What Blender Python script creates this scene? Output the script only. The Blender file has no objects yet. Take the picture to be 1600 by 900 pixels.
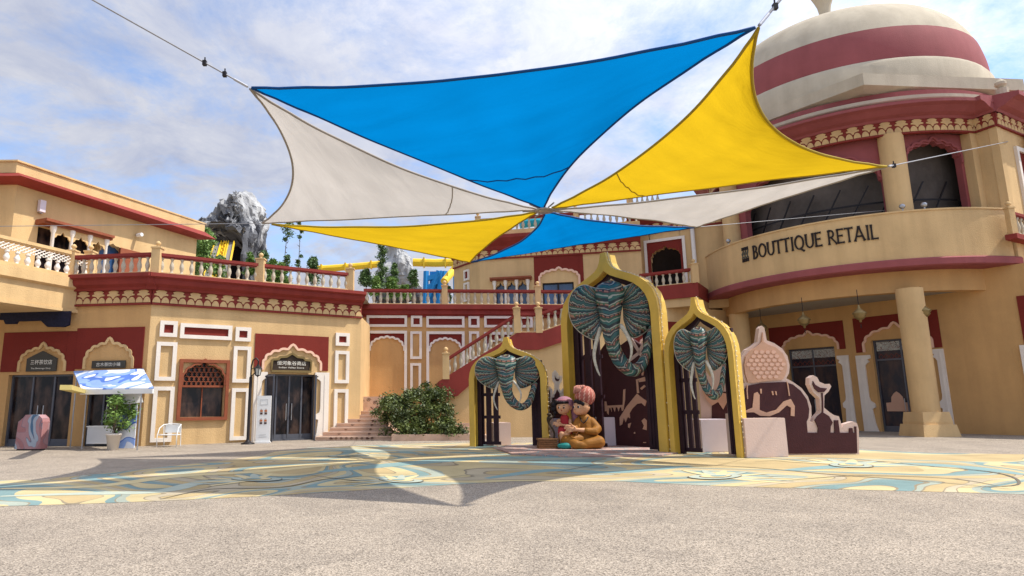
import bpy, bmesh, math, random
from mathutils import Vector, Matrix, noise
R = math.radians
rnd = random.Random(7)
S = bpy.context.scene
COL = S.collection
V = Vector
# ------------------------------------------------------------------ camera
F_, CX_, CY_, H_ = 996.0, 700.0, 450.0, 1.45
PI = math.pi
pit = math.atan(182/996.); rol = R(.5)
cf = V((0, math.cos(pit), math.sin(pit))); cu0 = V((0, -math.sin(pit), math.cos(pit))); cr0 = V((1, 0, 0))
cr = cr0*math.cos(rol)-cu0*math.sin(rol); cu = cu0*math.cos(rol)+cr0*math.sin(rol)
CAM = V((0, 0, H_))
cam = bpy.data.cameras.new('camera'); co = bpy.data.objects.new('camera', cam); COL.objects.link(co)
M = Matrix((cr, cu, -cf)).transposed().to_4x4(); M.translation = CAM
co.matrix_world = M
cam.sensor_width = 36; cam.lens = 36*F_/1600; cam.shift_x = (800-CX_)/1600; cam.clip_end = 3000; cam.clip_start = .05
S.camera = co
# ------------------------------------------------------------------ light
SUNV = V((.66, -.05, 1.0)).normalized()       # towards the sun
el = math.asin(SUNV.z)
w = bpy.data.worlds.new('World'); S.world = w; w.use_nodes = True
nt = w.node_tree; nt.nodes.clear()
def N(t, typ, **kw):
    n = t.nodes.new(typ)
    for k, v in kw.items():
        if hasattr(n, k): setattr(n, k, v)
        else: n.inputs[k].default_value = v
    return n
sky = N(nt, 'ShaderNodeTexSky'); sky.sky_type = 'NISHITA'; sky.sun_disc = False
sky.sun_elevation = el; sky.sun_rotation = math.atan2(SUNV.x, SUNV.y)
sky.air_density = 1.0; sky.dust_density = .6; sky.ozone_density = 1.5
tc = N(nt, 'ShaderNodeTexCoord')
sep = N(nt, 'ShaderNodeSeparateXYZ'); nt.links.new(tc.outputs['Generated'], sep.inputs[0])
zz = N(nt, 'ShaderNodeMath', operation='ADD'); nt.links.new(sep.outputs[2], zz.inputs[0]); zz.inputs[1].default_value = .18
zm = N(nt, 'ShaderNodeMath', operation='MAXIMUM'); nt.links.new(zz.outputs[0], zm.inputs[0]); zm.inputs[1].default_value = .05
dx = N(nt, 'ShaderNodeMath', operation='DIVIDE'); dy = N(nt, 'ShaderNodeMath', operation='DIVIDE')
nt.links.new(sep.outputs[0], dx.inputs[0]); nt.links.new(zm.outputs[0], dx.inputs[1])
nt.links.new(sep.outputs[1], dy.inputs[0]); nt.links.new(zm.outputs[0], dy.inputs[1])
cb = N(nt, 'ShaderNodeCombineXYZ'); nt.links.new(dx.outputs[0], cb.inputs[0]); nt.links.new(dy.outputs[0], cb.inputs[1])
def wn(scale, det, rough, dist, off):
    mp = N(nt, 'ShaderNodeMapping'); mp.inputs['Location'].default_value = off
    nt.links.new(cb.outputs[0], mp.inputs[0])
    n = N(nt, 'ShaderNodeTexNoise'); n.inputs['Scale'].default_value = scale; n.inputs['Detail'].default_value = det
    n.inputs['Roughness'].default_value = rough; n.inputs['Distortion'].default_value = dist
    nt.links.new(mp.outputs[0], n.inputs['Vector']); return n
n1 = wn(1.7, 12, .66, .35, (3.1, 1.7, 0)); n2 = wn(6.5, 8, .68, .3, (9.2, 4.4, 2)); n3 = wn(.55, 3, .5, 0, (1.3, 7.7, 5))
mx = N(nt, 'ShaderNodeMath', operation='MULTIPLY_ADD'); nt.links.new(n2.outputs[0], mx.inputs[0]); mx.inputs[1].default_value = .38; nt.links.new(n1.outputs[0], mx.inputs[2])
mx2 = N(nt, 'ShaderNodeMath', operation='MULTIPLY_ADD'); nt.links.new(n3.outputs[0], mx2.inputs[0]); mx2.inputs[1].default_value = .5; nt.links.new(mx.outputs[0], mx2.inputs[2])
cr_ = N(nt, 'ShaderNodeValToRGB'); cr_.color_ramp.elements[0].position = .74; cr_.color_ramp.elements[1].position = .98
cr_.color_ramp.elements[0].color = (.05, .05, .05, 1); cr_.color_ramp.elements[1].color = (1, 1, 1, 1)
nt.links.new(mx2.outputs[0], cr_.inputs[0])
n4 = wn(4.2, 12, .66, .4, (5.5, 2.2, 8))
cc = N(nt, 'ShaderNodeValToRGB'); cc.color_ramp.elements[0].position = .30; cc.color_ramp.elements[1].position = .66
cc.color_ramp.elements[0].color = (4.0, 4.45, 5.9, 1); cc.color_ramp.elements[1].color = (6.1, 6.25, 6.9, 1)
nt.links.new(n4.outputs[0], cc.inputs[0])
sk2 = N(nt, 'ShaderNodeMixRGB', blend_type='MULTIPLY'); sk2.inputs[0].default_value = 1; sk2.inputs[2].default_value = (1.35, 1.45, 1.6, 1)
nt.links.new(sky.outputs[0], sk2.inputs[1])
mixc = N(nt, 'ShaderNodeMixRGB'); nt.links.new(cr_.outputs[0], mixc.inputs[0]); nt.links.new(sk2.outputs[0], mixc.inputs[1])
dt = N(nt, 'ShaderNodeVectorMath', operation='DOT_PRODUCT'); nt.links.new(tc.outputs['Generated'], dt.inputs[0]); dt.inputs[1].default_value = SUNV
d0_ = N(nt, 'ShaderNodeMath', operation='MAXIMUM'); nt.links.new(dt.outputs['Value'], d0_.inputs[0]); d0_.inputs[1].default_value = 0
d1_ = N(nt, 'ShaderNodeMath', operation='POWER'); nt.links.new(d0_.outputs[0], d1_.inputs[0]); d1_.inputs[1].default_value = 2
d2_ = N(nt, 'ShaderNodeMath', operation='MULTIPLY_ADD'); nt.links.new(d1_.outputs[0], d2_.inputs[0]); d2_.inputs[1].default_value = 1.45; d2_.inputs[2].default_value = .70
cs_ = N(nt, 'ShaderNodeVectorMath', operation='SCALE'); nt.links.new(cc.outputs[0], cs_.inputs[0]); nt.links.new(d2_.outputs[0], cs_.inputs['Scale']); nt.links.new(cs_.outputs[0], mixc.inputs[2])
bg = N(nt, 'ShaderNodeBackground'); bg.inputs[1].default_value = .112
nt.links.new(mixc.outputs[0], bg.inputs[0]); wo = N(nt, 'ShaderNodeOutputWorld'); nt.links.new(bg.outputs[0], wo.inputs[0])
sl = bpy.data.lights.new('sun', 'SUN'); sl.energy = 3.5; sl.angle = R(.6); sl.color = (1, .95, .86)
so = bpy.data.objects.new('sun', sl); COL.objects.link(so); so.rotation_euler = SUNV.to_track_quat('Z', 'Y').to_euler(); so.location = (20, 0, 40)
S.view_settings.view_transform = 'Standard'; S.view_settings.look = 'None'; S.view_settings.gamma = 1
S.view_settings.exposure = .55
# ------------------------------------------------------------------ pixel helper (only used to read real positions off survey planes)
def ray(px, py): return cf + cr*((px-CX_)/F_) + cu*((CY_-py)/F_)
def G(px, py, z=0.0): d = ray(px, py); return CAM + d*((z-H_)/d.z)
def atY(px, py, Y): d = ray(px, py); return CAM + d*(Y/d.y)
# ------------------------------------------------------------------ materials
def mat(name, col, rough=.8, var=.12, vs=1.2, bump=.0, bs=40, spec=.2, metal=0, streak=0, trans=0, stain=None):
    m = bpy.data.materials.new(name); m.use_nodes = True; t = m.node_tree; b = t.nodes['Principled BSDF']
    b.inputs['Roughness'].default_value = rough; b.inputs['Metallic'].default_value = metal
    b.inputs['Specular IOR Level'].default_value = spec
    tcn = N(t, 'ShaderNodeTexCoord')
    n = N(t, 'ShaderNodeTexNoise'); n.inputs['Scale'].default_value = vs; n.inputs['Detail'].default_value = 6; n.inputs['Roughness'].default_value = .65
    t.links.new(tcn.outputs['Object'], n.inputs['Vector'])
    r_ = N(t, 'ShaderNodeValToRGB'); e = r_.color_ramp.elements
    e[0].position = .3; e[1].position = .72
    e[0].color = (*[c*(1-var) for c in col], 1); e[1].color = (*[min(1, c*(1+var*.8)) for c in col], 1)
    t.links.new(n.outputs[0], r_.inputs[0]); out = r_.outputs[0]
    if streak:
        mp = N(t, 'ShaderNodeMapping'); mp.inputs['Scale'].default_value = (1.0, 1.0, .10); t.links.new(tcn.outputs['Object'], mp.inputs[0])
        n2 = N(t, 'ShaderNodeTexNoise'); n2.inputs['Scale'].default_value = 1.6; n2.inputs['Detail'].default_value = 6; n2.inputs['Roughness'].default_value = .55
        t.links.new(mp.outputs[0], n2.inputs['Vector'])
        r2 = N(t, 'ShaderNodeValToRGB'); r2.color_ramp.elements[0].position = .30; r2.color_ramp.elements[1].position = .62
        sc = stain or (1-streak, 1-streak*1.1, 1-streak*1.15)
        r2.color_ramp.elements[0].color = (*sc, 1); r2.color_ramp.elements[1].color = (1, 1, 1, 1)
        t.links.new(n2.outputs[0], r2.inputs[0])
        mm = N(t, 'ShaderNodeMixRGB', blend_type='MULTIPLY'); mm.inputs[0].default_value = 1
        t.links.new(out, mm.inputs[1]); t.links.new(r2.outputs[0], mm.inputs[2]); out = mm.outputs[0]
    t.links.new(out, b.inputs['Base Color'])
    if bump:
        n3 = N(t, 'ShaderNodeTexNoise'); n3.inputs['Scale'].default_value = bs; n3.inputs['Detail'].default_value = 4
        t.links.new(tcn.outputs['Object'], n3.inputs['Vector'])
        bp = N(t, 'ShaderNodeBump'); bp.inputs['Strength'].default_value = bump; bp.inputs['Distance'].default_value = .03
        t.links.new(n3.outputs[0], bp.inputs['Height']); t.links.new(bp.outputs[0], b.inputs['Normal'])
    if trans: b.inputs['Transmission Weight'].default_value = trans
    return m
TAN = mat('tan_stucco', (.67, .455, .22), .9, .12, .5, .5, 28, streak=.17)
TAN2 = mat('ochre_stucco', (.60, .355, .145), .9, .12, .5, .5, 28, streak=.13)
CREAM = mat('cream_stucco', (.53, .46, .345), .9, .10, .9, .4, 28, streak=.14)
MAR = mat('maroon_paint', (.25, .038, .029), .7, .12, 1.0, .3, 30, streak=.16)
MARD = mat('maroon_panel', (.185, .023, .015), .75, .08, 1.2, .3, 30)
ROSE = mat('rose_paint', (.31, .085, .085), .75, .10, .8, .3, 25, streak=.12)
WHT = mat('white_trim', (.80, .73, .64), .7, .06, 1.5, .2, 25, streak=.08)
PEACH = mat('peach_trim', (.78, .50, .36), .7, .06, 1.5)
GOLD = mat('gold_paint', (.66, .43, .065), .40, .10, 2, .25, 9, spec=.45, streak=.12)
GOLDS = mat('old_gold', (.24, .17, .07), .35, .1, 3, 0, 40, metal=.5)
DARK = mat('dark_timber', (.030, .012, .018), .55, .25, 3, .3, 18)
PLUM = mat('plum_board', (.058, .018, .020), .6, .15, 2, .2, 25)
PINK = mat('pink_foam', (.60, .45, .385), .65, .05, 2, .2, 25)
ROSET = mat('flesh_pink', (.55, .33, .23), .7, .06, 2, .2, 25)
LILAC = mat('pale_lilac', (.66, .58, .62), .6, .05, 1.5)
WOODR = mat('red_brown_frame', (.26, .075, .035), .55, .15, 4, .2, 20)
IRON = mat('black_iron', (.02, .017, .018), .45, .2, 4)
STEEL = mat('galvanised_steel', (.45, .45, .46), .4, .15, 6, metal=.8)
ROPE = mat('steel_cable', (.30, .30, .31), .5, .1, 6, metal=.4)
ALU = mat('door_frame_grey', (.11, .115, .135), .4, .1, 4, metal=.3)
STEP = mat('pink_stone', (.60, .42, .31), .8, .14, 2.4, .3, 20)
GREYCONC = mat('grey_concrete', (.36, .33, .29), .9, .15, 1.2, .4, 20)
BARK = mat('bark', (.13, .095, .065), .9, .3, 6, .6, 12)
SKIN = mat('painted_skin', (.66, .36, .20), .55, .06, 2)
SAFF = mat('saffron_cloth', (.31, .13, .022), .6, .15, 5, .3, 14)
REDC = mat('red_cloth', (.42, .03, .04), .6, .12, 5)
TEALP = mat('teal_paint', (.02, .22, .20), .5, .1, 4)
HAIR = mat('black_paint', (.012, .008, .010), .4, .2, 6)
VEIL = mat('mauve_cloth', (.36, .17, .22), .65, .12, 4)
EYEW = mat('eye_white', (.8, .78, .74), .4, .02, 2)
MOUTH = mat('mouth_red', (.30, .03, .03), .4, .05, 2)
BROWN = mat('brown_basket', (.21, .105, .045), .8, .25, 12, .6, 30)
SNAKE = mat('snake_paint', (.05, .035, .02), .5, .4, 14)
BLUEP = mat('blue_steel', (.02, .22, .52), .45, .12, 2)
YELP = mat('yellow_slide', (.80, .52, .03), .4, .1, 2)
GREYR = mat('grey_rail', (.20, .19, .18), .7, .15, 4)
SHED = mat('white_shed', (.78, .79, .80), .7, .05, 1)
WHITEP = mat('white_plastic', (.78, .78, .76), .4, .04, 2)
TEXTW = mat('sign_white', (.80, .76, .66), .6, .03, 3)
TEXTB = mat('letter_black', (.022, .014, .012), .4, .1, 4)
BULB = mat('bulb', (.85, .72, .50), .25, .03, 3, spec=.8)
SOFF = mat('soffit', (.34, .30, .24), .9, .08, 1)
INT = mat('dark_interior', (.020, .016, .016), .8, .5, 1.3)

def glassmat(name, c1, c2, sc, rough=.12, spec=.5):
    m = bpy.data.materials.new(name); m.use_nodes = True; t = m.node_tree; b = t.nodes['Principled BSDF']
    tcn = N(t, 'ShaderNodeTexCoord'); n = N(t, 'ShaderNodeTexNoise'); n.inputs['Scale'].default_value = sc; n.inputs['Detail'].default_value = 5
    mp = N(t, 'ShaderNodeMapping'); mp.inputs['Scale'].default_value = (1, 1, .45)
    t.links.new(tcn.outputs['Object'], mp.inputs[0]); t.links.new(mp.outputs[0], n.inputs['Vector'])
    r_ = N(t, 'ShaderNodeValToRGB'); r_.color_ramp.elements[0].position = .42; r_.color_ramp.elements[1].position = .75
    r_.color_ramp.elements[0].color = (*c1, 1); r_.color_ramp.elements[1].color = (*c2, 1)  # lighter tone painted in for reflections and dim interior, the glass is opaque
    t.links.new(n.outputs[0], r_.inputs[0]); t.links.new(r_.outputs[0], b.inputs['Base Color'])
    b.inputs['Roughness'].default_value = rough; b.inputs['Specular IOR Level'].default_value = spec
    return m
GLASS = glassmat('dark_glass', (.008, .007, .010), (.10, .06, .045), 3.2, .10, .25)
GLASSB = glassmat('blue_glass', (.015, .04, .10), (.05, .12, .26), .8, .06, .8)
PATG = glassmat('patterned_glass', (.014, .016, .03), (.09, .05, .04), 2.2, .2, .3)

def fabric(name, col, tr, tcol):
    m = bpy.data.materials.new(name); m.use_nodes = True; t = m.node_tree; t.nodes.clear()
    o = N(t, 'ShaderNodeOutputMaterial'); d = N(t, 'ShaderNodeBsdfDiffuse'); tl = N(t, 'ShaderNodeBsdfTranslucent'); mixs = N(t, 'ShaderNodeMixShader')
    uv = N(t, 'ShaderNodeTexCoord'); wv = N(t, 'ShaderNodeTexNoise'); wv.inputs['Scale'].default_value = 1.1; wv.inputs['Detail'].default_value = 7; wv.inputs['Distortion'].default_value = .4
    mp = N(t, 'ShaderNodeMapping'); mp.inputs['Scale'].default_value = (1.0, 3.0, 1); t.links.new(uv.outputs['UV'], mp.inputs[0])
    t.links.new(mp.outputs[0], wv.inputs['Vector'])
    for sh, c in ((d, col), (tl, tcol)):
        rr = N(t, 'ShaderNodeValToRGB'); rr.color_ramp.elements[0].position = .3; rr.color_ramp.elements[1].position = .7
        rr.color_ramp.elements[0].color = (*[x*.90 for x in c], 1); rr.color_ramp.elements[1].color = (*[min(1, x*1.07) for x in c], 1)
        t.links.new(wv.outputs[0], rr.inputs[0]); t.links.new(rr.outputs[0], sh.inputs[0])
    bp = N(t, 'ShaderNodeBump'); bp.inputs['Strength'].default_value = .7; bp.inputs['Distance'].default_value = .10
    t.links.new(wv.outputs[0], bp.inputs['Height']); t.links.new(bp.outputs[0], d.inputs['Normal']); t.links.new(bp.outputs[0], tl.inputs['Normal'])
    mixs.inputs[0].default_value = tr
    t.links.new(d.outputs[0], mixs.inputs[1]); t.links.new(tl.outputs[0], mixs.inputs[2]); t.links.new(mixs.outputs[0], o.inputs[0])
    return m
FB = fabric('blue_fabric', (.003, .15, .40), .5, (.0, .19, .50))
FY = fabric('yellow_fabric', (.56, .36, .010), .5, (.64, .41, .012))
FW = fabric('cream_fabric', (.60, .56, .50), .42, (.54, .50, .46))

def painted(name, bands, scale, linecol, lw=.012, dist=1.2, detail=2, base='Object'):
    m = bpy.data.materials.new(name); m.use_nodes = True; t = m.node_tree; b = t.nodes['Principled BSDF']; b.inputs['Roughness'].default_value = .85
    b.inputs['Specular IOR Level'].default_value = .2
    tcn = N(t, 'ShaderNodeTexCoord'); n = N(t, 'ShaderNodeTexNoise')
    n.inputs['Scale'].default_value = scale; n.inputs['Detail'].default_value = detail; n.inputs['Roughness'].default_value = .4; n.inputs['Distortion'].default_value = dist
    t.links.new(tcn.outputs[base], n.inputs['Vector'])
    r_ = N(t, 'ShaderNodeValToRGB'); r_.color_ramp.interpolation = 'CONSTANT'; cr0_ = r_.color_ramp
    ln = N(t, 'ShaderNodeValToRGB'); ln.color_ramp.interpolation = 'CONSTANT'
    L = [(0, 0)]
    for i, (p, c) in enumerate(bands):
        if i < 2: e = cr0_.elements[i]; e.position = p
        else: e = cr0_.elements.new(p)
        e.color = (*c, 1)
    el_ = ln.color_ramp.elements; el_[0].position = 0; el_[0].color = (0, 0, 0, 1); first = True
    for p, c in bands[1:]:
        if first: el_[1].position = p-lw/2; el_[1].color = (1, 1, 1, 1); first = False
        else: e = el_.new(p-lw/2); e.color = (1, 1, 1, 1)
        e = el_.new(p+lw/2); e.color = (0, 0, 0, 1)
    t.links.new(n.outputs[0], r_.inputs[0]); t.links.new(n.outputs[0], ln.inputs[0])
    mm = N(t, 'ShaderNodeMixRGB'); mm.inputs[2].default_value = (*linecol, 1)
    t.links.new(ln.outputs[0], mm.inputs[0]); t.links.new(r_.outputs[0], mm.inputs[1])
    sp = N(t, 'ShaderNodeTexNoise'); sp.inputs['Scale'].default_value = 45; sp.inputs['Detail'].default_value = 5; sp.inputs['Roughness'].default_value = .8
    t.links.new(tcn.outputs['Object'], sp.inputs['Vector'])
    s2 = N(t, 'ShaderNodeTexNoise'); s2.inputs['Scale'].default_value = .9; s2.inputs['Detail'].default_value = 6; t.links.new(tcn.outputs['Object'], s2.inputs['Vector'])
    ad = N(t, 'ShaderNodeMath', operation='ADD'); t.links.new(sp.outputs[0], ad.inputs[0]); t.links.new(s2.outputs[0], ad.inputs[1])
    sr = N(t, 'ShaderNodeValToRGB'); sr.color_ramp.elements[0].position = .35; sr.color_ramp.elements[1].position = .65
    hf = N(t, 'ShaderNodeMath', operation='MULTIPLY'); t.links.new(ad.outputs[0], hf.inputs[0]); hf.inputs[1].default_value = .5
    sr.color_ramp.elements[0].color = (.60, .60, .60, 1); sr.color_ramp.elements[1].color = (1.0, 1.0, 1.0, 1)
    t.links.new(hf.outputs[0], sr.inputs[0]); m2 = N(t, 'ShaderNodeMixRGB', blend_type='MULTIPLY'); m2.inputs[0].default_value = 1
    t.links.new(mm.outputs[0], m2.inputs[1]); t.links.new(sr.outputs[0], m2.inputs[2]); t.links.new(m2.outputs[0], b.inputs['Base Color'])
    return m
OC = (.54, .41, .21); PY = (.64, .52, .28); TE = (.22, .33, .32); LC = (.40, .44, .36); SND = (.55, .46, .31)
MURAL = painted('mural_paint', [(0, OC), (.36, PY), (.40, TE), (.425, LC), (.455, PY), (.50, SND), (.53, OC), (.575, LC), (.59, TE), (.62, PY), (.67, OC)], .20, (.32, .26, .17), .003, .9, 1.2)
RUGM = painted('rug_paint', [(0, (.45, .28, .24)), (.42, (.55, .36, .30)), (.5, (.34, .36, .36)), (.56, (.60, .42, .36)), (.64, (.45, .28, .25))], .9, (.3, .22, .2), .006, 1.4)

def leafmat(name, c1, c2):
    m = bpy.data.materials.new(name); m.use_nodes = True; t = m.node_tree; b = t.nodes['Principled BSDF']; b.inputs['Roughness'].default_value = .55
    tcn = N(t, 'ShaderNodeTexCoord'); n = N(t, 'ShaderNodeTexNoise'); n.inputs['Scale'].default_value = 2.4; n.inputs['Detail'].default_value = 6
    t.links.new(tcn.outputs['Object'], n.inputs['Vector'])
    r_ = N(t, 'ShaderNodeValToRGB'); r_.color_ramp.elements[0].position = .35; r_.color_ramp.elements[1].position = .68
    r_.color_ramp.elements[0].color = (*c1, 1); r_.color_ramp.elements[1].color = (*c2, 1)
    t.links.new(n.outputs[0], r_.inputs[0]); t.links.new(r_.outputs[0], b.inputs['Base Color'])
    return m
LEAF = leafmat('leaf_green', (.08, .17, .03), (.22, .34, .06))
LEAFD = leafmat('leaf_dark', (.045, .10, .025), (.13, .21, .05))
LEAFO = leafmat('leaf_olive', (.035, .055, .014), (.15, .19, .035))

def groundmat():
    m = bpy.data.materials.new('resin_aggregate'); m.use_nodes = True; t = m.node_tree; b = t.nodes['Principled BSDF']; b.inputs['Roughness'].default_value = .88
    b.inputs['Specular IOR Level'].default_value = .25
    tcn = N(t, 'ShaderNodeTexCoord')
    v = N(t, 'ShaderNodeTexVoronoi'); v.inputs['Scale'].default_value = 75; t.links.new(tcn.outputs['Object'], v.inputs['Vector'])
    sv = N(t, 'ShaderNodeSeparateColor'); t.links.new(v.outputs['Color'], sv.inputs[0])
    r_ = N(t, 'ShaderNodeValToRGB'); e = r_.color_ramp.elements
    e[0].position = 0; e[0].color = (.13, .11, .088, 1); e[1].position = 1; e[1].color = (.53, .455, .37, 1)
    a = r_.color_ramp.elements.new(.22); a.color = (.25, .212, .172, 1); a = r_.color_ramp.elements.new(.6); a.color = (.385, .33, .268, 1)
    t.links.new(sv.outputs[0], r_.inputs[0])
    n = N(t, 'ShaderNodeTexNoise'); n.inputs['Scale'].default_value = .7; n.inputs['Detail'].default_value = 10; n.inputs['Roughness'].default_value = .74; n.inputs['Distortion'].default_value = .6
    t.links.new(tcn.outputs['Object'], n.inputs['Vector'])
    r2 = N(t, 'ShaderNodeValToRGB'); r2.color_ramp.elements[0].position = .3; r2.color_ramp.elements[1].position = .68
    r2.color_ramp.elements[0].color = (.74, .73, .72, 1); r2.color_ramp.elements[1].color = (1.12, 1.10, 1.06, 1)
    t.links.new(n.outputs[0], r2.inputs[0]); mm = N(t, 'ShaderNodeMixRGB', blend_type='MULTIPLY'); mm.inputs[0].default_value = 1
    t.links.new(r_.outputs[0], mm.inputs[1]); t.links.new(r2.outputs[0], mm.inputs[2])
    n5 = N(t, 'ShaderNodeTexNoise'); n5.inputs['Scale'].default_value = 42; n5.inputs['Detail'].default_value = 6; n5.inputs['Roughness'].default_value = .7; t.links.new(tcn.outputs['Object'], n5.inputs['Vector'])
    r5 = N(t, 'ShaderNodeValToRGB'); r5.color_ramp.elements[0].position = .36; r5.color_ramp.elements[1].position = .6
    r5.color_ramp.elements[0].color = (.80, .78, .76, 1); r5.color_ramp.elements[1].color = (1.04, 1.04, 1.04, 1)
    t.links.new(n5.outputs[0], r5.inputs[0]); m5 = N(t, 'ShaderNodeMixRGB', blend_type='MULTIPLY'); m5.inputs[0].default_value = 1
    t.links.new(mm.outputs[0], m5.inputs[1]); t.links.new(r5.outputs[0], m5.inputs[2]); t.links.new(m5.outputs[0], b.inputs['Base Color'])
    bp = N(t, 'ShaderNodeBump'); bp.inputs['Strength'].default_value = .7; bp.inputs['Distance'].default_value = .008
    t.links.new(v.outputs['Distance'], bp.inputs['Height']); t.links.new(bp.outputs[0], b.inputs['Normal'])
    return m
GROUND = groundmat()

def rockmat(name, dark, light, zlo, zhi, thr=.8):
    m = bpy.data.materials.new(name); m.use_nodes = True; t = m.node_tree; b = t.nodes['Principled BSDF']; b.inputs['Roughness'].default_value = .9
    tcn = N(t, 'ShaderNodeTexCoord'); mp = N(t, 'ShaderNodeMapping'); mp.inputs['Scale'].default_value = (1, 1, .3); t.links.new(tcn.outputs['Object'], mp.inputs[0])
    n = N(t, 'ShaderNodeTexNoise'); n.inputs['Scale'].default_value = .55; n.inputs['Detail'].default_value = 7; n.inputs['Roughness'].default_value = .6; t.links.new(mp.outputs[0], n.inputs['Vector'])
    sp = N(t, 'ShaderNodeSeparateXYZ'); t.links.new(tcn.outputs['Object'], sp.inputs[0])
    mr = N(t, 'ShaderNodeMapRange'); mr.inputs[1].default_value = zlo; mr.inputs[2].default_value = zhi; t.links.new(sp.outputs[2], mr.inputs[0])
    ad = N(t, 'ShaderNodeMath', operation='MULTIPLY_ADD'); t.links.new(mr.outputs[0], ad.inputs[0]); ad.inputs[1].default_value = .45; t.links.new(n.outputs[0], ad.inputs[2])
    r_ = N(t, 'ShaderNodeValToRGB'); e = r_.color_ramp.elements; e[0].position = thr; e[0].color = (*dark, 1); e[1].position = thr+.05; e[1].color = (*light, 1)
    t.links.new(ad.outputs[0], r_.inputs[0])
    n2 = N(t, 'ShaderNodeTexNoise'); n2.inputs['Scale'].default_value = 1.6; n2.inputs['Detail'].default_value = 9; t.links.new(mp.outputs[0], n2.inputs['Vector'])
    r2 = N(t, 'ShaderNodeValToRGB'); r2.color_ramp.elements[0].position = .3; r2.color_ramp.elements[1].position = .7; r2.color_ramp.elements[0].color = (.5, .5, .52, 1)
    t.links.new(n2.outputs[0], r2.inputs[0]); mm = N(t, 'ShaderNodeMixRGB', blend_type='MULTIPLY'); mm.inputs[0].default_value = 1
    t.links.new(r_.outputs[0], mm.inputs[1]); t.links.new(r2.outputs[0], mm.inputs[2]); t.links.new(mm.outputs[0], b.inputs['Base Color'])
    return m
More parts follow.
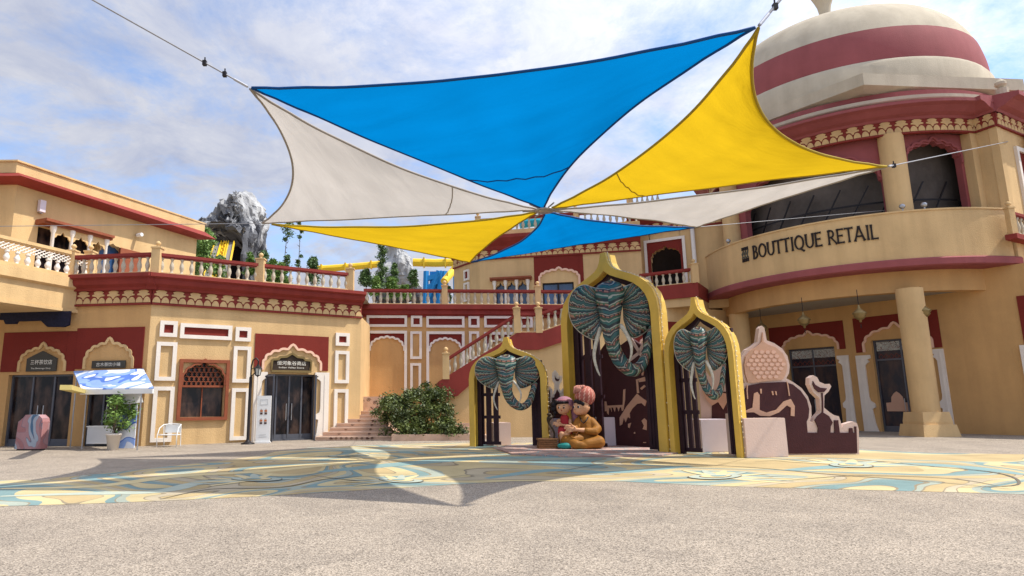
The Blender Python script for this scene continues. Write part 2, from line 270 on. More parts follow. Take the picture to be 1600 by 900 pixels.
# ------------------------------------------------------------------ mesh builder
WL = {}
class MB:
    def __init__(s): s.v = []; s.f = []; s.m = []; s.uv = None; s.smooth = False
    def add(s, pts, faces, mi=0):
        o = len(s.v); s.v += [V(p) for p in pts]; s.f += [tuple(o+i for i in f) for f in faces]; s.m += [mi]*len(faces)
    def hexa(s, p, mi=0):  # 8 pts: bottom 4 ccw, top 4
        s.add(p, [(0, 3, 2, 1), (4, 5, 6, 7), (0, 1, 5, 4), (1, 2, 6, 5), (2, 3, 7, 6), (3, 0, 4, 7)], mi)
    def box(s, a, b, mi=0):
        x0, y0, z0 = a; x1, y1, z1 = b
        s.hexa([(x0, y0, z0), (x1, y0, z0), (x1, y1, z0), (x0, y1, z0), (x0, y0, z1), (x1, y0, z1), (x1, y1, z1), (x0, y1, z1)], mi)
    def bar(s, a, b, w, h, mi=0):   # beam from a to b, w horizontal width, h vertical height, a/b = centre of section
        a, b = V(a), V(b); d = (b-a); sd = V((d.y, -d.x, 0))
        sd = sd.normalized()*(w/2) if sd.length > 1e-6 else V((w/2, 0, 0))
        up = V((0, 0, h/2)) if abs(d.normalized().z) < .9 else V((0, h/2, 0))
        s.hexa([a-sd-up, b-sd-up, b+sd-up, a+sd-up, a-sd+up, b-sd+up, b+sd+up, a+sd+up], mi)
    def tube(s, pts, r, n=8, mi=0, caps=True):
        pts = [V(p) for p in pts]; k = len(pts); rr = r if isinstance(r, (list, tuple)) else [r]*k
        o = len(s.v); prev = None
        for i, p in enumerate(pts):
            t = (pts[min(i+1, k-1)]-pts[max(i-1, 0)]).normalized()
            if prev is None: a = t.cross(V((0, 0, 1))) if abs(t.z) < .95 else t.cross(V((1, 0, 0)))
            else: a = prev - t*prev.dot(t)
            a.normalize(); prev = a; b = t.cross(a)
            for j in range(n):
                q = 2*PI*j/n; s.v.append(p+(a*math.cos(q)+b*math.sin(q))*rr[i])
        for i in range(k-1):
            for j in range(n):
                s.f.append((o+i*n+j, o+i*n+(j+1) % n, o+(i+1)*n+(j+1) % n, o+(i+1)*n+j)); s.m.append(mi)
        if caps:
            s.f.append(tuple(o+j for j in range(n))[::-1]); s.m.append(mi); s.f.append(tuple(o+(k-1)*n+j for j in range(n))); s.m.append(mi)
    def lathe(s, c, prof, n=16, mi=0, a0=0, a1=2*PI):  # prof (r,z)
        c = V(c); o = len(s.v); full = abs(a1-a0-2*PI) < 1e-6; m = n if full else n+1
        for r_, z in prof:
            for j in range(m):
                q = a0+(a1-a0)*j/n; s.v.append(c+V((r_*math.cos(q), r_*math.sin(q), z)))
        for i in range(len(prof)-1):
            for j in range(n):
                j2 = (j+1) % m; s.f.append((o+i*m+j, o+i*m+j2, o+(i+1)*m+j2, o+(i+1)*m+j)); s.m.append(mi)
    def ell(s, c, r, n=14, mi=0, rot=None):
        c = V(c); r = r if isinstance(r, (tuple, list)) else (r, r, r); o = len(s.v); k = max(6, n//2)
        for i in range(k+1):
            t = -PI/2+PI*i/k
            for j in range(n):
                q = 2*PI*j/n; p = V((r[0]*math.cos(t)*math.cos(q), r[1]*math.cos(t)*math.sin(q), r[2]*math.sin(t)))
                if rot: p = rot @ p
                s.v.append(c+p)
        for i in range(k):
            for j in range(n):
                s.f.append((o+i*n+j, o+i*n+(j+1) % n, o+(i+1)*n+(j+1) % n, o+(i+1)*n+j)); s.m.append(mi)
    def build(s, name, mats, parent=None, loc=None, smooth=False, remesh=0, sm=6):
        base = WL[parent.name] if parent else (V(loc) if loc else V((0, 0, 0)))
        me = bpy.data.meshes.new(name); me.from_pydata([p-base for p in s.v], [], s.f)
        if s.uv:
            ul = me.uv_layers.new(name='UVMap')
            for l in me.loops: ul.data[l.index].uv = s.uv[l.vertex_index]
        for m in (mats if isinstance(mats, (list, tuple)) else [mats]): me.materials.append(m)
        if len(me.polygons) == len(s.m):
            for p, i in zip(me.polygons, s.m): p.material_index = i
        o = bpy.data.objects.new(name, me); COL.objects.link(o)
        if parent: o.parent = parent
        else: o.location = base
        WL[o.name] = base
        if remesh:
            md = o.modifiers.new('r', 'REMESH'); md.mode = 'VOXEL'; md.voxel_size = remesh
            m2 = o.modifiers.new('s', 'SMOOTH'); m2.iterations = sm; m2.factor = .5
            dg = bpy.context.evaluated_depsgraph_get(); nm = bpy.data.meshes.new_from_object(o.evaluated_get(dg)); o.modifiers.clear()
            nm.name = name; o.data = nm; smooth = True
            if not nm.materials:
                for m in (mats if isinstance(mats, (list, tuple)) else [mats]): nm.materials.append(m)
        else:
            bm = bmesh.new(); bm.from_mesh(o.data); bmesh.ops.recalc_face_normals(bm, faces=bm.faces); bm.to_mesh(o.data); bm.free()
        if smooth:
            for p in o.data.polygons: p.use_smooth = True
        return o
def tag(o, label, cat, group=None, kind=None):
    if label: o['label'] = label
    if cat: o['category'] = cat
    if group: o['group'] = group
    if kind: o['kind'] = kind
    return o
def thing(name, label, cat, loc, group=None):
    o = bpy.data.objects.new(name, None); COL.objects.link(o); o.location = V(loc); o.empty_display_size = .2; WL[o.name] = V(loc)
    return tag(o, label, cat, group)
def struct(mb, name, m, **k): o = mb.build(name, m, **k); o['kind'] = 'structure'; return o
# ------------------------------------------------------------------ wall frames
class Fr:
    curved = False
    def __init__(s, p0, p1, z0=0):
        s.o = V((p0[0], p0[1], 0)); d = V((p1[0]-p0[0], p1[1]-p0[1], 0)); s.L = d.length; s.u = d.normalized()
        s.n = V((s.u.y, -s.u.x, 0))
        if s.n.dot(CAM-s.o) < 0: s.n = -s.n
    def W(s, u, z, d=0): p = s.o+s.u*u+s.n*d; return V((p.x, p.y, z))
    def uv(s, px, py, d=0):
        r_ = ray(px, py); o = s.o+s.n*d; t = (o-CAM).dot(s.n)/r_.dot(s.n); p = CAM+r_*t
        return (p-s.o).dot(s.u), p.z
class Cyl:
    curved = True
    def __init__(s, c, r): s.c = V((c[0], c[1], 0)); s.r = r
    def W(s, u, z, d=0): a = u/s.r; q = s.r+d; return V((s.c.x+q*math.sin(a), s.c.y-q*math.cos(a), z))
    def uv(s, px, py, d=0):
        r_ = ray(px, py); o = CAM-s.c; q = s.r+d; a = r_.x**2+r_.y**2; b = 2*(o.x*r_.x+o.y*r_.y); c = o.x**2+o.y**2-q*q
        D = max(0, b*b-4*a*c); t = (-b-math.sqrt(D))/(2*a); p = CAM+r_*t
        return math.atan2(p.x-s.c.x, -(p.y-s.c.y))*s.r, p.z
def slab(mb, fr, u0, u1, z0, z1, d0, d1, mi=0):
    if u0 > u1: u0, u1 = u1, u0
    n = max(1, int(math.ceil((u1-u0)/.45))) if fr.curved else 1
    for i in range(n):
        a = u0+(u1-u0)*i/n; b = u0+(u1-u0)*(i+1)/n
        p = [fr.W(a, z0, d1), fr.W(b, z0, d1), fr.W(b, z0, d0), fr.W(a, z0, d0), fr.W(a, z1, d1), fr.W(b, z1, d1), fr.W(b, z1, d0), fr.W(a, z1, d0)]
        f = [(0, 3, 2, 1), (4, 5, 6, 7), (0, 1, 5, 4), (2, 3, 7, 6)]
        if i == 0: f.append((3, 0, 4, 7))
        if i == n-1: f.append((1, 2, 6, 5))
        mb.add(p, f, mi)
def band(mb, fr, u0, u1, prof, mi=0):   # prof: closed list of (d,z) swept along u
    n = max(1, int(math.ceil((u1-u0)/.45))) if fr.curved else 1; k = len(prof); pts = []; fs = []
    for i in range(n+1):
        a = u0+(u1-u0)*i/n
        pts += [fr.W(a, z, d) for d, z in prof]
    for i in range(n):
        for j in range(k): fs.append((i*k+j, i*k+(j+1) % k, (i+1)*k+(j+1) % k, (i+1)*k+j))
    fs.append(tuple(range(k))); fs.append(tuple(n*k+j for j in range(k))[::-1])
    mb.add(pts, fs, mi)
def ring(mb, fr, u0, u1, z0, z1, w_, d0, d1, mi=0):
    slab(mb, fr, u0, u1, z1-w_, z1, d0, d1, mi); slab(mb, fr, u0, u1, z0, z0+w_, d0, d1, mi)
    slab(mb, fr, u0, u0+w_, z0+w_, z1-w_, d0, d1, mi); slab(mb, fr, u1-w_, u1, z0+w_, z1-w_, d0, d1, mi)
def poly(mb, fr, pts, d0, d1, mi=0):
    k = len(pts); P = [fr.W(u, z, d1) for u, z in pts]+[fr.W(u, z, d0) for u, z in pts]
    mb.add(P, [tuple(range(k)), tuple(range(2*k-1, k-1, -1))]+[(i, (i+1) % k, k+(i+1) % k, k+i) for i in range(k)], mi)
def ribbon(mb, fr, pts, w_, d0, d1, mi=0, closed=False):
    k = len(pts); L = []; Rr = []; ws = w_ if isinstance(w_, (list, tuple)) else [w_]*k
    for i, (u, z) in enumerate(pts):
        a = pts[(i-1) % k] if (closed or i) else pts[0]; b = pts[(i+1) % k] if (closed or i < k-1) else pts[-1]
        t = V((b[0]-a[0], b[1]-a[1])); t = t.normalized() if t.length > 1e-9 else V((1, 0)); n = V((-t.y, t.x))*ws[i]/2
        L.append((u+n.x, z+n.y)); Rr.append((u-n.x, z-n.y))
    m = k if closed else k-1
    for i in range(m):
        j = (i+1) % k
        q = [L[i], L[j], Rr[j], Rr[i]]
        P = [fr.W(a, b, d1) for a, b in q]+[fr.W(a, b, d0) for a, b in q]
        f = [(0, 1, 2, 3), (0, 4, 5, 1), (2, 6, 7, 3)]
        if not closed and i == 0: f.append((3, 7, 4, 0))
        if not closed and i == m-1: f.append((1, 5, 6, 2))
        mb.add(P, f, mi)
def scal(ua, ub, zs, za, n=7, amp=.06, peak=.12, k=56, flat=.62):
    """scalloped pointed arch, monotone in u, n lobes"""
    out = []; c = (ua+ub)/2; hw = (ub-ua)/2; H = za-zs
    for i in range(k+1):
        t = i/k; a = PI*(1-t); x = math.cos(a); e = abs(math.sin(a))**flat
        z = e*(1-peak)*H; x2 = x*hw; s_ = abs(math.sin(n*PI*t))
        nn = V((x*.8, math.sin(a)+.15)).normalized()
        x2 += nn.x*amp*(s_-.5)*(1 if 0 < t < 1 else 0); z += nn.y*amp*s_
        z += peak*H*math.exp(-(x/.13)**2)
        out.append((c+x2, zs+max(0, z)))
    out[0] = (ua, zs); out[-1] = (ub, zs)
    for i in range(1, len(out)):
        if out[i][0] <= out[i-1][0]: out[i] = (out[i-1][0]+1e-4, out[i][1])
    return out
def wall(mb, fr, u0, u1, z0, z1, holes=(), th=.3, mi=0, d=0):
    """holes: (ua, ub, sill, archpts or top z)"""
    cur = u0
    for h in sorted(holes, key=lambda q: q[0]):
        ua, ub, sill, top = h
        if ua > cur: slab(mb, fr, cur, ua, z0, z1, d-th, d, mi)
        if sill > z0: slab(mb, fr, ua, ub, z0, sill, d-th, d, mi)
        if not isinstance(top, list): slab(mb, fr, ua, ub, top, z1, d-th, d, mi)
        else:
            for (a, za), (b, zb) in zip(top[:-1], top[1:]):
                P = [fr.W(a, za, d), fr.W(b, zb, d), fr.W(b, z1, d), fr.W(a, z1, d), fr.W(a, za, d-th), fr.W(b, zb, d-th), fr.W(b, z1, d-th), fr.W(a, z1, d-th)]
                mb.add(P, [(0, 1, 2, 3), (7, 6, 5, 4), (0, 4, 5, 1), (3, 2, 6, 7)], mi)
        # jamb faces
        cur = ub
    if cur < u1: slab(mb, fr, cur, u1, z0, z1, d-th, d, mi)
def vflat(mb, P, mi=0): mb.add(P, [tuple(range(len(P)))], mi)
# Mughal frieze: maroon ground, tan fish-scale and trefoil lobes
def frieze(fr, u0, u1, z0, z1, dd, parent, unit=.62):
    mb = MB(); slab(mb, fr, u0, u1, z0, z1, dd-.15, dd)
    slab(mb, fr, u0, u1, z0-.07, z0, dd-.15, dd+.05)
    mb.build('frieze', MAR, parent)
    mb = MB(); n = max(1, int(round((u1-u0)/unit))); w_ = (u1-u0)/n; h = z1-z0
    for i in range(n):
        c = u0+(i+.5)*w_
        for s_ in (-1, 1):
            cc_ = c+s_*w_*.25; r_ = w_*.228
            pts = [(cc_+r_*math.cos(a), z0+.02+h*.44*math.sin(a)) for a in [PI*j/8 for j in range(9)]]
            poly(mb, fr, pts, dd-.02, dd+.035)
        T = [(-.03, .36), (-.12, .53), (-.26, .58), (-.40, .60), (-.40, .70), (-.25, .75), (-.33, .90), (-.15, .99), (.15, .99), (.33, .90), (.25, .75), (.40, .70), (.40, .60), (.26, .58), (.12, .53), (.03, .36)]
        poly(mb, fr, [(c+a*w_, z0+b*h) for a, b in T], dd-.02, dd+.035)
    mb.build('frieze_lobes', TAN, parent)
# ------------------------------------------------------------------ baluster shared meshes
def lathe_mesh(name, prof, n, m):
    b = MB(); b.lathe((0, 0, 0), prof, n); me = bpy.data.meshes.new(name); me.from_pydata(b.v, [], b.f); me.materials.append(m)
    for p in me.polygons: p.use_smooth = True
    return me
PB = [(0, 0), (.085, 0), (.085, .07), (.05, .10), (.06, .16), (.095, .28), (.09, .36), (.05, .50), (.045, .56), (.075, .60), (.075, .66), (0, .66)]
BAL = lathe_mesh('baluster', PB, 8, CREAM)
BALW = lathe_mesh('baluster', [(r_*1.15, z*.72) for r_, z in PB], 8, WHT)
FIN = [(0, 0), (.10, 0), (.11, .03), (.05, .06), (.05, .08), (.10, .13), (.105, .18), (.06, .24), (.0, .27)]
FINM = lathe_mesh('finial', FIN, 10, TAN)
def balustrade(label, pts, posts, sp=.34, h=.80, mesh=BAL, railm=MAR, postm=TAN, pw=.30, ph=.98, lattice=False, group='balustrades on the terraces'):
    root = thing('balustrade', label, 'balustrade', pts[0], group)
    rb = MB(); pb = MB(); lb = MB()
    for i in range(len(pts)-1):
        a, b = V(pts[i]), V(pts[i+1]); rb.bar(a+V((0, 0, h-.05)), b+V((0, 0, h-.05)), .24, .12); rb.bar(a+V((0, 0, h-.135)), b+V((0, 0, h-.135)), .17, .05)
        pb.bar(a+V((0, 0, .02)), b+V((0, 0, .02)), .22, .06)
        L = (b-a).length; n = max(1, int(L/sp))
        for j in range(n):
            p = a+(b-a)*((j+.5)/n)
            o = bpy.data.objects.new('baluster', mesh); COL.objects.link(o); o.parent = root; o.location = p+V((0, 0, .0))-WL[root.name]
            if h != .8: o.scale = (1, 1, (h-.15)/.66 if not lattice else 1)
        if lattice:
            f = Fr(a.xy, b.xy); z = a.z+.5
            for j in range(n*2):
                u = L*j/(n*2); u2 = L*(j+1)/(n*2)
                ribbon(lb, f, [(u, z), (u2+L/(n*2), z+.26)], .035, .04, .07); ribbon(lb, f, [(u, z+.26), (u2+L/(n*2), z)], .035, .0, .03)
    rb.build('handrail', railm, root); pb.build('plinth', postm, root)
    if lattice: lb.build('lattice', WHT, root)
    for i, flag in enumerate(posts):
        if not flag: continue
        p = V(pts[i]); q = MB(); q.box(p+V((-pw/2, -pw/2, -.02)), p+V((pw/2, pw/2, ph))); q.box(p+V((-pw/2-.03, -pw/2-.03, ph)), p+V((pw/2+.03, pw/2+.03, ph+.06)))
        po = q.build('post', postm, root)
        o = bpy.data.objects.new('finial', FINM); COL.objects.link(o); o.parent = po; o.location = p+V((0, 0, ph+.06))-WL[root.name]
    return root
# ------------------------------------------------------------------ text
def text_pts(s, size=1.0):
    cu_ = bpy.data.curves.new('t', 'FONT'); cu_.body = s; cu_.size = size; cu_.align_x = 'CENTER'; cu_.resolution_u = 3
    o = bpy.data.objects.new('t', cu_); COL.objects.link(o); bpy.context.view_layer.update()
    me = bpy.data.meshes.new_from_object(o.evaluated_get(bpy.context.evaluated_depsgraph_get()))
    vs = [tuple(v.co) for v in me.vertices]; fs = [tuple(p.vertices) for p in me.polygons]
    bpy.data.objects.remove(o); bpy.data.curves.remove(cu_); bpy.data.meshes.remove(me); return vs, fs
def text_on(mb, fr, s, uc, zc, width, height, d, mi=0):
    vs, fs = text_pts(s)
    if not vs: return
    x0 = min(v[0] for v in vs); x1 = max(v[0] for v in vs); y0 = min(v[1] for v in vs); y1 = max(v[1] for v in vs)
    sg = 1 if fr.curved or fr.u.cross(V((0, 0, 1))).dot(fr.n) > 0 else -1
    mb.add([fr.W(uc+sg*((v[0]-x0)/(x1-x0)-.5)*width, zc+((v[1]-y0)/(y1-y0)-.5)*height, d) for v in vs], fs, mi)
# ================================================================== SETTING: ground
mb = MB(); mb.add([(-400, -60, 0), (400, -60, 0), (400, 900, 0), (-400, 900, 0)], [(0, 1, 2, 3)]); struct(mb, 'ground', GROUND)
pxs = [(-60, 793), (120, 788), (250, 783), (420, 775), (600, 764), (800, 752), (960, 752), (1130, 760), (1360, 766), (1700, 775), (1700, 715), (1600, 710), (1450, 708), (1290, 700), (1330, 690), (1230, 688), (900, 692), (700, 692), (560, 696), (430, 706), (410, 712), (330, 722), (180, 738), (60, 750), (-60, 752)]
mb = MB(); vflat(mb, [G(x, y).xy.to_3d()+V((0, 0, .004)) for x, y in pxs]); struct(mb, 'painted_mural', MURAL)
def flatmat(c, nm): return mat(nm, c, .85, .12, 3, .0)
MC = [flatmat(LC, 'pale_aqua_paint'), flatmat(TE, 'teal_ground_paint'), flatmat(OC, 'ochre_ground_paint'), flatmat(PY, 'straw_paint'), flatmat((.15, .13, .10), 'line_paint')]
mb = MB()
def petal(c, a, L, w_, z, mi, n=18):
    P = []
    for i in range(n): t = 2*PI*i/n; x = L*math.cos(t); y = w_*math.sin(t)*(1-.35*math.cos(t)); P.append((c[0]+x*math.cos(a)-y*math.sin(a), c[1]+x*math.sin(a)+y*math.cos(a), z))
    vflat(mb, P, mi)
def eyeshape(px, py, a, s):
    c = G(px, py)
    for k in range(9):
        b = a+(k-4)*.33; petal((c.x+math.cos(b)*s*1.25, c.y+math.sin(b)*s*1.25), b, s*.95, s*.16, .008+.0006*k, 0 if k % 2 else 3)
    petal(c, a, s*1.0, s*.56, .016, 4); petal(c, a, s*.96, s*.52, .020, 0); petal(c, a, s*.60, s*.33, .024, 4); petal(c, a, s*.56, s*.30, .028, 3); petal((c.x+s*.1*math.cos(a), c.y+s*.1*math.sin(a)), a, s*.3, s*.16, .032, 1)
eyeshape(1120, 746, .4, .62); eyeshape(625, 752, 2.6, .5); eyeshape(545, 713, .2, .6); eyeshape(1330, 727, 1.0, .75); eyeshape(400, 750, 2.9, .55)
def curve(pts, w_, mi, z=.012):
    P = [G(x, y) for x, y in pts]
    Q = []
    for i in range(len(P)-1):
        p0 = P[max(0, i-1)]; p1 = P[i]; p2 = P[i+1]; p3 = P[min(len(P)-1, i+2)]
        for j in range(6):
            t = j/6; Q.append(.5*((2*p1)+(p2-p0)*t+(2*p0-5*p1+4*p2-p3)*t*t+(3*p1-p0-3*p2+p3)*t**3))
    Q.append(P[-1]); L = []; Rr = []
    for i, p in enumerate(Q):
        t = (Q[min(i+1, len(Q)-1)]-Q[max(i-1, 0)]).normalized(); n = V((-t.y, t.x, 0))*w_/2*(.3+.7*math.sin(PI*i/(len(Q)-1))); L.append((p.x+n.x, p.y+n.y, z)); Rr.append((p.x-n.x, p.y-n.y, z))
    for i in range(len(Q)-1): mb.add([L[i], L[i+1], Rr[i+1], Rr[i]], [(0, 1, 2, 3)], mi)
curve([(0, 776), (120, 772), (250, 768), (330, 752), (470, 748)], .42, 0, .0075); curve([(0, 764), (150, 760), (280, 744), (420, 736), (560, 722), (700, 716)], .5, 3, .0068)
curve([(250, 781), (330, 765), (440, 762), (520, 748), (640, 742)], .06, 4); curve([(500, 738), (620, 726), (760, 716), (980, 714)], .9, 1, .006); curve([(760, 748), (860, 735), (960, 738), (1080, 728)], .55, 1, .0063)
curve([(870, 738), (980, 722), (1160, 730), (1300, 742), (1440, 752), (1580, 765)], .06, 4); curve([(1180, 722), (1300, 716), (1440, 728), (1560, 740), (1590, 758), (1500, 762)], .06, 4)
curve([(1230, 735), (1340, 728), (1480, 728), (1600, 742)], .7, 1, .0066); curve([(1220, 752), (1340, 744), (1480, 748), (1560, 760)], .05, 4); curve([(480, 742), (560, 752), (640, 752), (740, 742)], .05, 4); curve([(480, 700), (620, 704), (760, 700)], .8, 0, .0072)
struct(mb, 'mural_figures', MC)
# ================================================================== A : storefront wing
def pr(fr, x0, y0, x1, y1, d=0):
    a = fr.uv(x0, y0, d); b = fr.uv(x1, y1, d); return a[0], b[0], b[1], a[1]
DECK = 6.62
A0 = V((-11.66, 24.75, 0)); A1 = V((-4.05, 29.4, 0)); A = Fr(A0, A1); AL = A.L
A2 = V((-18.6, 25.55, 0)); AS = Fr(A2, A0); ASL = AS.L
bA = thing('storefront_building', 'tan and maroon store wing with white panel frames and dark glass entrance', 'building', A0)
dr = pr(A, 415, 584, 491, 690); wn_ = pr(A, 286, 573, 348, 651)
arW = scal(wn_[0], wn_[1], A.uv(317, 600)[1]-.1, A.uv(317, 565)[1], 7, .04, .15)
mb = MB(); wall(mb, A, 0, AL, 0, 5.5, [(dr[0], dr[1], 0, dr[3]), (wn_[0], wn_[1], wn_[2], arW)], .35)
mb.box((A1.x-.35, A1.y, 0), (A1.x, 34, 5.5)); mb.build('wall', TAN, bA)
# shop (left) face
AD = 5.5
d1 = pr(AS, 14, 586, 104, 700); d2 = pr(AS, 136, 600, 198, 697)
mb = MB(); wall(mb, AS, 0, ASL, 0, 5.5, [(d1[0], d1[1], 0, d1[3]), (d2[0], d2[1], 0, d2[3])], .35); mb.build('shop_wall', TAN2, bA)
for fr, L in ((A, AL), (AS, ASL)):
    e = .0
    frieze(fr, -.0, L, 5.48, 6.0, .06, bA)
mb = MB()
prof = [(0, 6.0), (.18, 6.0), (.22, 6.1), (.40, 6.2), (.44, 6.32), (.44, 6.4), (.58, 6.46), (.58, 6.60), (0, 6.60)]
band(mb, A, -.25, AL, prof); band(mb, AS, 0, ASL+.25, [(d_*1.0, z+.001) for d_, z in prof])
mb.build('cornice', MAR, bA)
mb = MB(); vflat(mb, [A0+V((0, 0, DECK-.03)), A1+V((0, 0, DECK-.03)), V((-4.05, 34, DECK-.03)), V((-16, 34, DECK-.03)), A2+V((0, 0, DECK-.03))]); mb.build('roof_deck', GREYCONC, bA)
def frame_red(fr, x0, y0, x1, y1, par, w_=.16, fill=True, d=.0, wh=WHT):
    u0, u1, z0, z1 = pr(fr, x0, y0, x1, y1)
    mb = MB(); ring(mb, fr, u0, u1, z0, z1, w_, d, d+.10); mb.build('panel_frame', wh, par)
    if fill:
        mb = MB(); slab(mb, fr, u0+w_, u1-w_, z0+w_, z1-w_, d, d+.025); mb.build('panel', MARD, par)
for q in [(250.5, 501, 276, 527), (282, 505, 361.5, 532), (368, 511, 391, 534), (524, 520, 545, 541)]: frame_red(A, *q, bA, .15)
for q in [(245, 534, 273, 595), (240, 604, 267, 690), (365, 541, 389.5, 598), (362, 606.5, 386, 687), (523, 548, 544, 599), (521.5, 608, 542, 684)]: frame_red(A, *q, bA, .15, False)
def doorway(fr, par, pan, arch, door, pil, scheme, nleaf=4):
    """pan: px rect of red field, arch: springL, apex, springR px, door: px rect, pil: list of px rects (top x0,y0 / x1,y1)"""
    u0, u1, z0, z1 = pr(fr, *pan); a = fr.uv(*arch[0]); b = fr.uv(*arch[1]); c = fr.uv(*arch[2]); zs = (a[1]+c[1])/2
    ap = scal(a[0], c[0], zs, b[1], 9, .07, .16)
    mb = MB(); wall(mb, fr, u0, u1, zs, z1, [(a[0], c[0], zs, ap)], .03, d=.035)
    if z0 < zs: pass
    mb.build('red_field', MARD, par)
    mb = MB(); ribbon(mb, fr, ap, .10, .0, .08); mb.build('arch_molding', PEACH if scheme else TAN, par)
    return ap
doorway(A, bA, (399, 521, 512, 582), [(410, 577), (455, 541), (500, 580)], dr, [], 1)
def pilaster(fr, x0, y0, x1, y1, par, flip=1, m=WHT):
    u0, z1 = fr.uv(x0, y0); u1, z0 = fr.uv(x1, y1); z0 = 0; w_ = (u1-u0); h = z1-z0
    P = [(0, 0), (.0, 1), (1.05, 1), (1.05, .955), (.80, .94), (.95, .91), (.72, .885), (.62, .86), (.62, .45), (.68, .40), (.98, .36), (.98, .31), (.75, .29), (.85, .1), (1.0, 0)]
    pts = [((u0+w_*(a if flip > 0 else 1-a)), z0+b*h) for a, b in P]
    mb = MB(); poly(mb, fr, pts, 0, .09)
    cx = u0+w_*(.32 if flip > 0 else .68); slab(mb, fr, cx-.03, cx+.03, z0+.1, z1-.12, .09, .11); mb.build('pilaster', m, par)
pilaster(A, 397, 581, 412, 690, bA, 1); pilaster(A, 493, 582, 511, 689, bA, -1)
def glazed_door(fr, u0, u1, z1, par, leaves, rec=.28, gm=GLASS, transom=0):
    t = MB(); slab(t, fr, u0, u1, 0, z1, -rec-.05, -rec); g = t.build('door', gm, par)
    m2 = MB(); ring(m2, fr, u0, u1, 0.0, z1, .07, -rec, -rec+.07)
    for i in range(1, leaves): q = u0+(u1-u0)*i/leaves; slab(m2, fr, q-.035, q+.035, .07, z1-.07, -rec, -rec+.05)
    slab(m2, fr, u0+.07, u1-.07, .07, .26, -rec, -rec+.03)
    if transom: slab(m2, fr, u0+.07, u1-.07, transom-.04, transom+.04, -rec, -rec+.055)
    m2.build('door_frame', ALU, g)
    h = MB()
    for s_ in (-1, 1): c = (u0+u1)/2+s_*.12; h.tube([fr.W(c, .85, -rec+.1), fr.W(c, 1.55, -rec+.1)], .018, 6)
    h.build('door_handle', STEEL, g); return g
glazed_door(A, dr[0], dr[1], dr[3], bA, 4)
# open leaves of the entrance
mb = MB()
for u, s_ in ((dr[0]+.02, 1), (dr[1]-.02, -1)):
    p = A.W(u, 0, .02); q = p+A.n*.55+A.u*s_*.18
    mb.bar(p+V((0, 0, .10)), q+V((0, 0, .10)), .05, .14); mb.bar(p+V((0, 0, dr[3]-.08)), q+V((0, 0, dr[3]-.08)), .05, .08)
    for e in (p, q): mb.box(e+V((-.03, -.03, 0)), e+V((.03, .03, dr[3]-.04)))
mb.build('door_leaf', ALU, bA)
# store sign
def cuspsign(fr, px, py, w_, h, label, l1, l2, par_label=None, d=.06, name='shop_sign'):
    u, z = fr.uv(px, py); P = [(-.5, -.5), (.5, -.5), (.5, .18), (.47, .24), (.34, .26), (.30, .40), (.14, .44), (0, .66), (-.14, .44), (-.30, .40), (-.34, .26), (-.47, .24), (-.5, .18)]
    t = thing(name, label, 'sign', fr.W(u, z, d))
    mb = MB(); poly(mb, fr, [(u+a*w_*.95, z+b*h*.94) for a, b in P], d, d+.05); mb.build('board', mat('sign_brown', (.045, .03, .02), .5), t)
    mb = MB(); ribbon(mb, fr, [(u+a*w_, z+b*h) for a, b in P], h*.14, d, d+.11, closed=True); mb.build('frame', GOLDS, t)
    mb = MB(); text_on(mb, fr, l1, u, z+h*.03, w_*.74, h*.27, d+.062); text_on(mb, fr, l2, u, z-h*.27, w_*.64, h*.13, d+.062); mb.build('lettering', TEXTW, t); return t
cuspsign(A, 454.5, 568.5, 2.0*.86, .72*.92, 'gilt framed brown shop sign reading 恒河象谷商店 Indian Valley Store above the glass entrance', '恒河象谷商店', 'Indian Valley Store')
# lattice window
mb = MB(); u0, u1, z0, z1 = pr(A, 281, 561, 354, 656)
ring(mb, A, u0, u1, z0, z1, .13, 0, .12); ap = arW; ribbon(mb, A, [(a, b+.05) for a, b in ap], .07, 0, .10); mb.build('window_surround', WOODR, bA)
mb = MB(); slab(mb, A, wn_[0], wn_[1], wn_[2], z1, -.30, -.25); wo_ = mb.build('window', GLASS, bA)
zt = A.uv(317, 602)[1]
mb = MB(); c = (wn_[0]+wn_[1])/2; hw = (wn_[1]-wn_[0])/2; Hh = arW[28][1]-zt
for i in range(-8, 9):
    for j in range(0, 9):
        x = c+i*hw/4.5+(hw/9 if j % 2 else 0); y = zt+.05+j*Hh/5.2
        e = (x-c)/hw
        if abs(e) > .93 or y > zt+Hh*math.sqrt(max(0, 1-e*e))*.88: continue
        ribbon(mb, A, [(x+.12*math.cos(k*PI/3), y+.12*math.sin(k*PI/3)) for k in range(6)], .028, -.12, -.07, closed=True)
slab(mb, A, wn_[0], wn_[1], zt-.08, zt, -.14, -.02); slab(mb, A, c-.02, c+.02, wn_[2], zt-.08, -.24, -.18)
mb.build('lattice', WOODR, wo_)
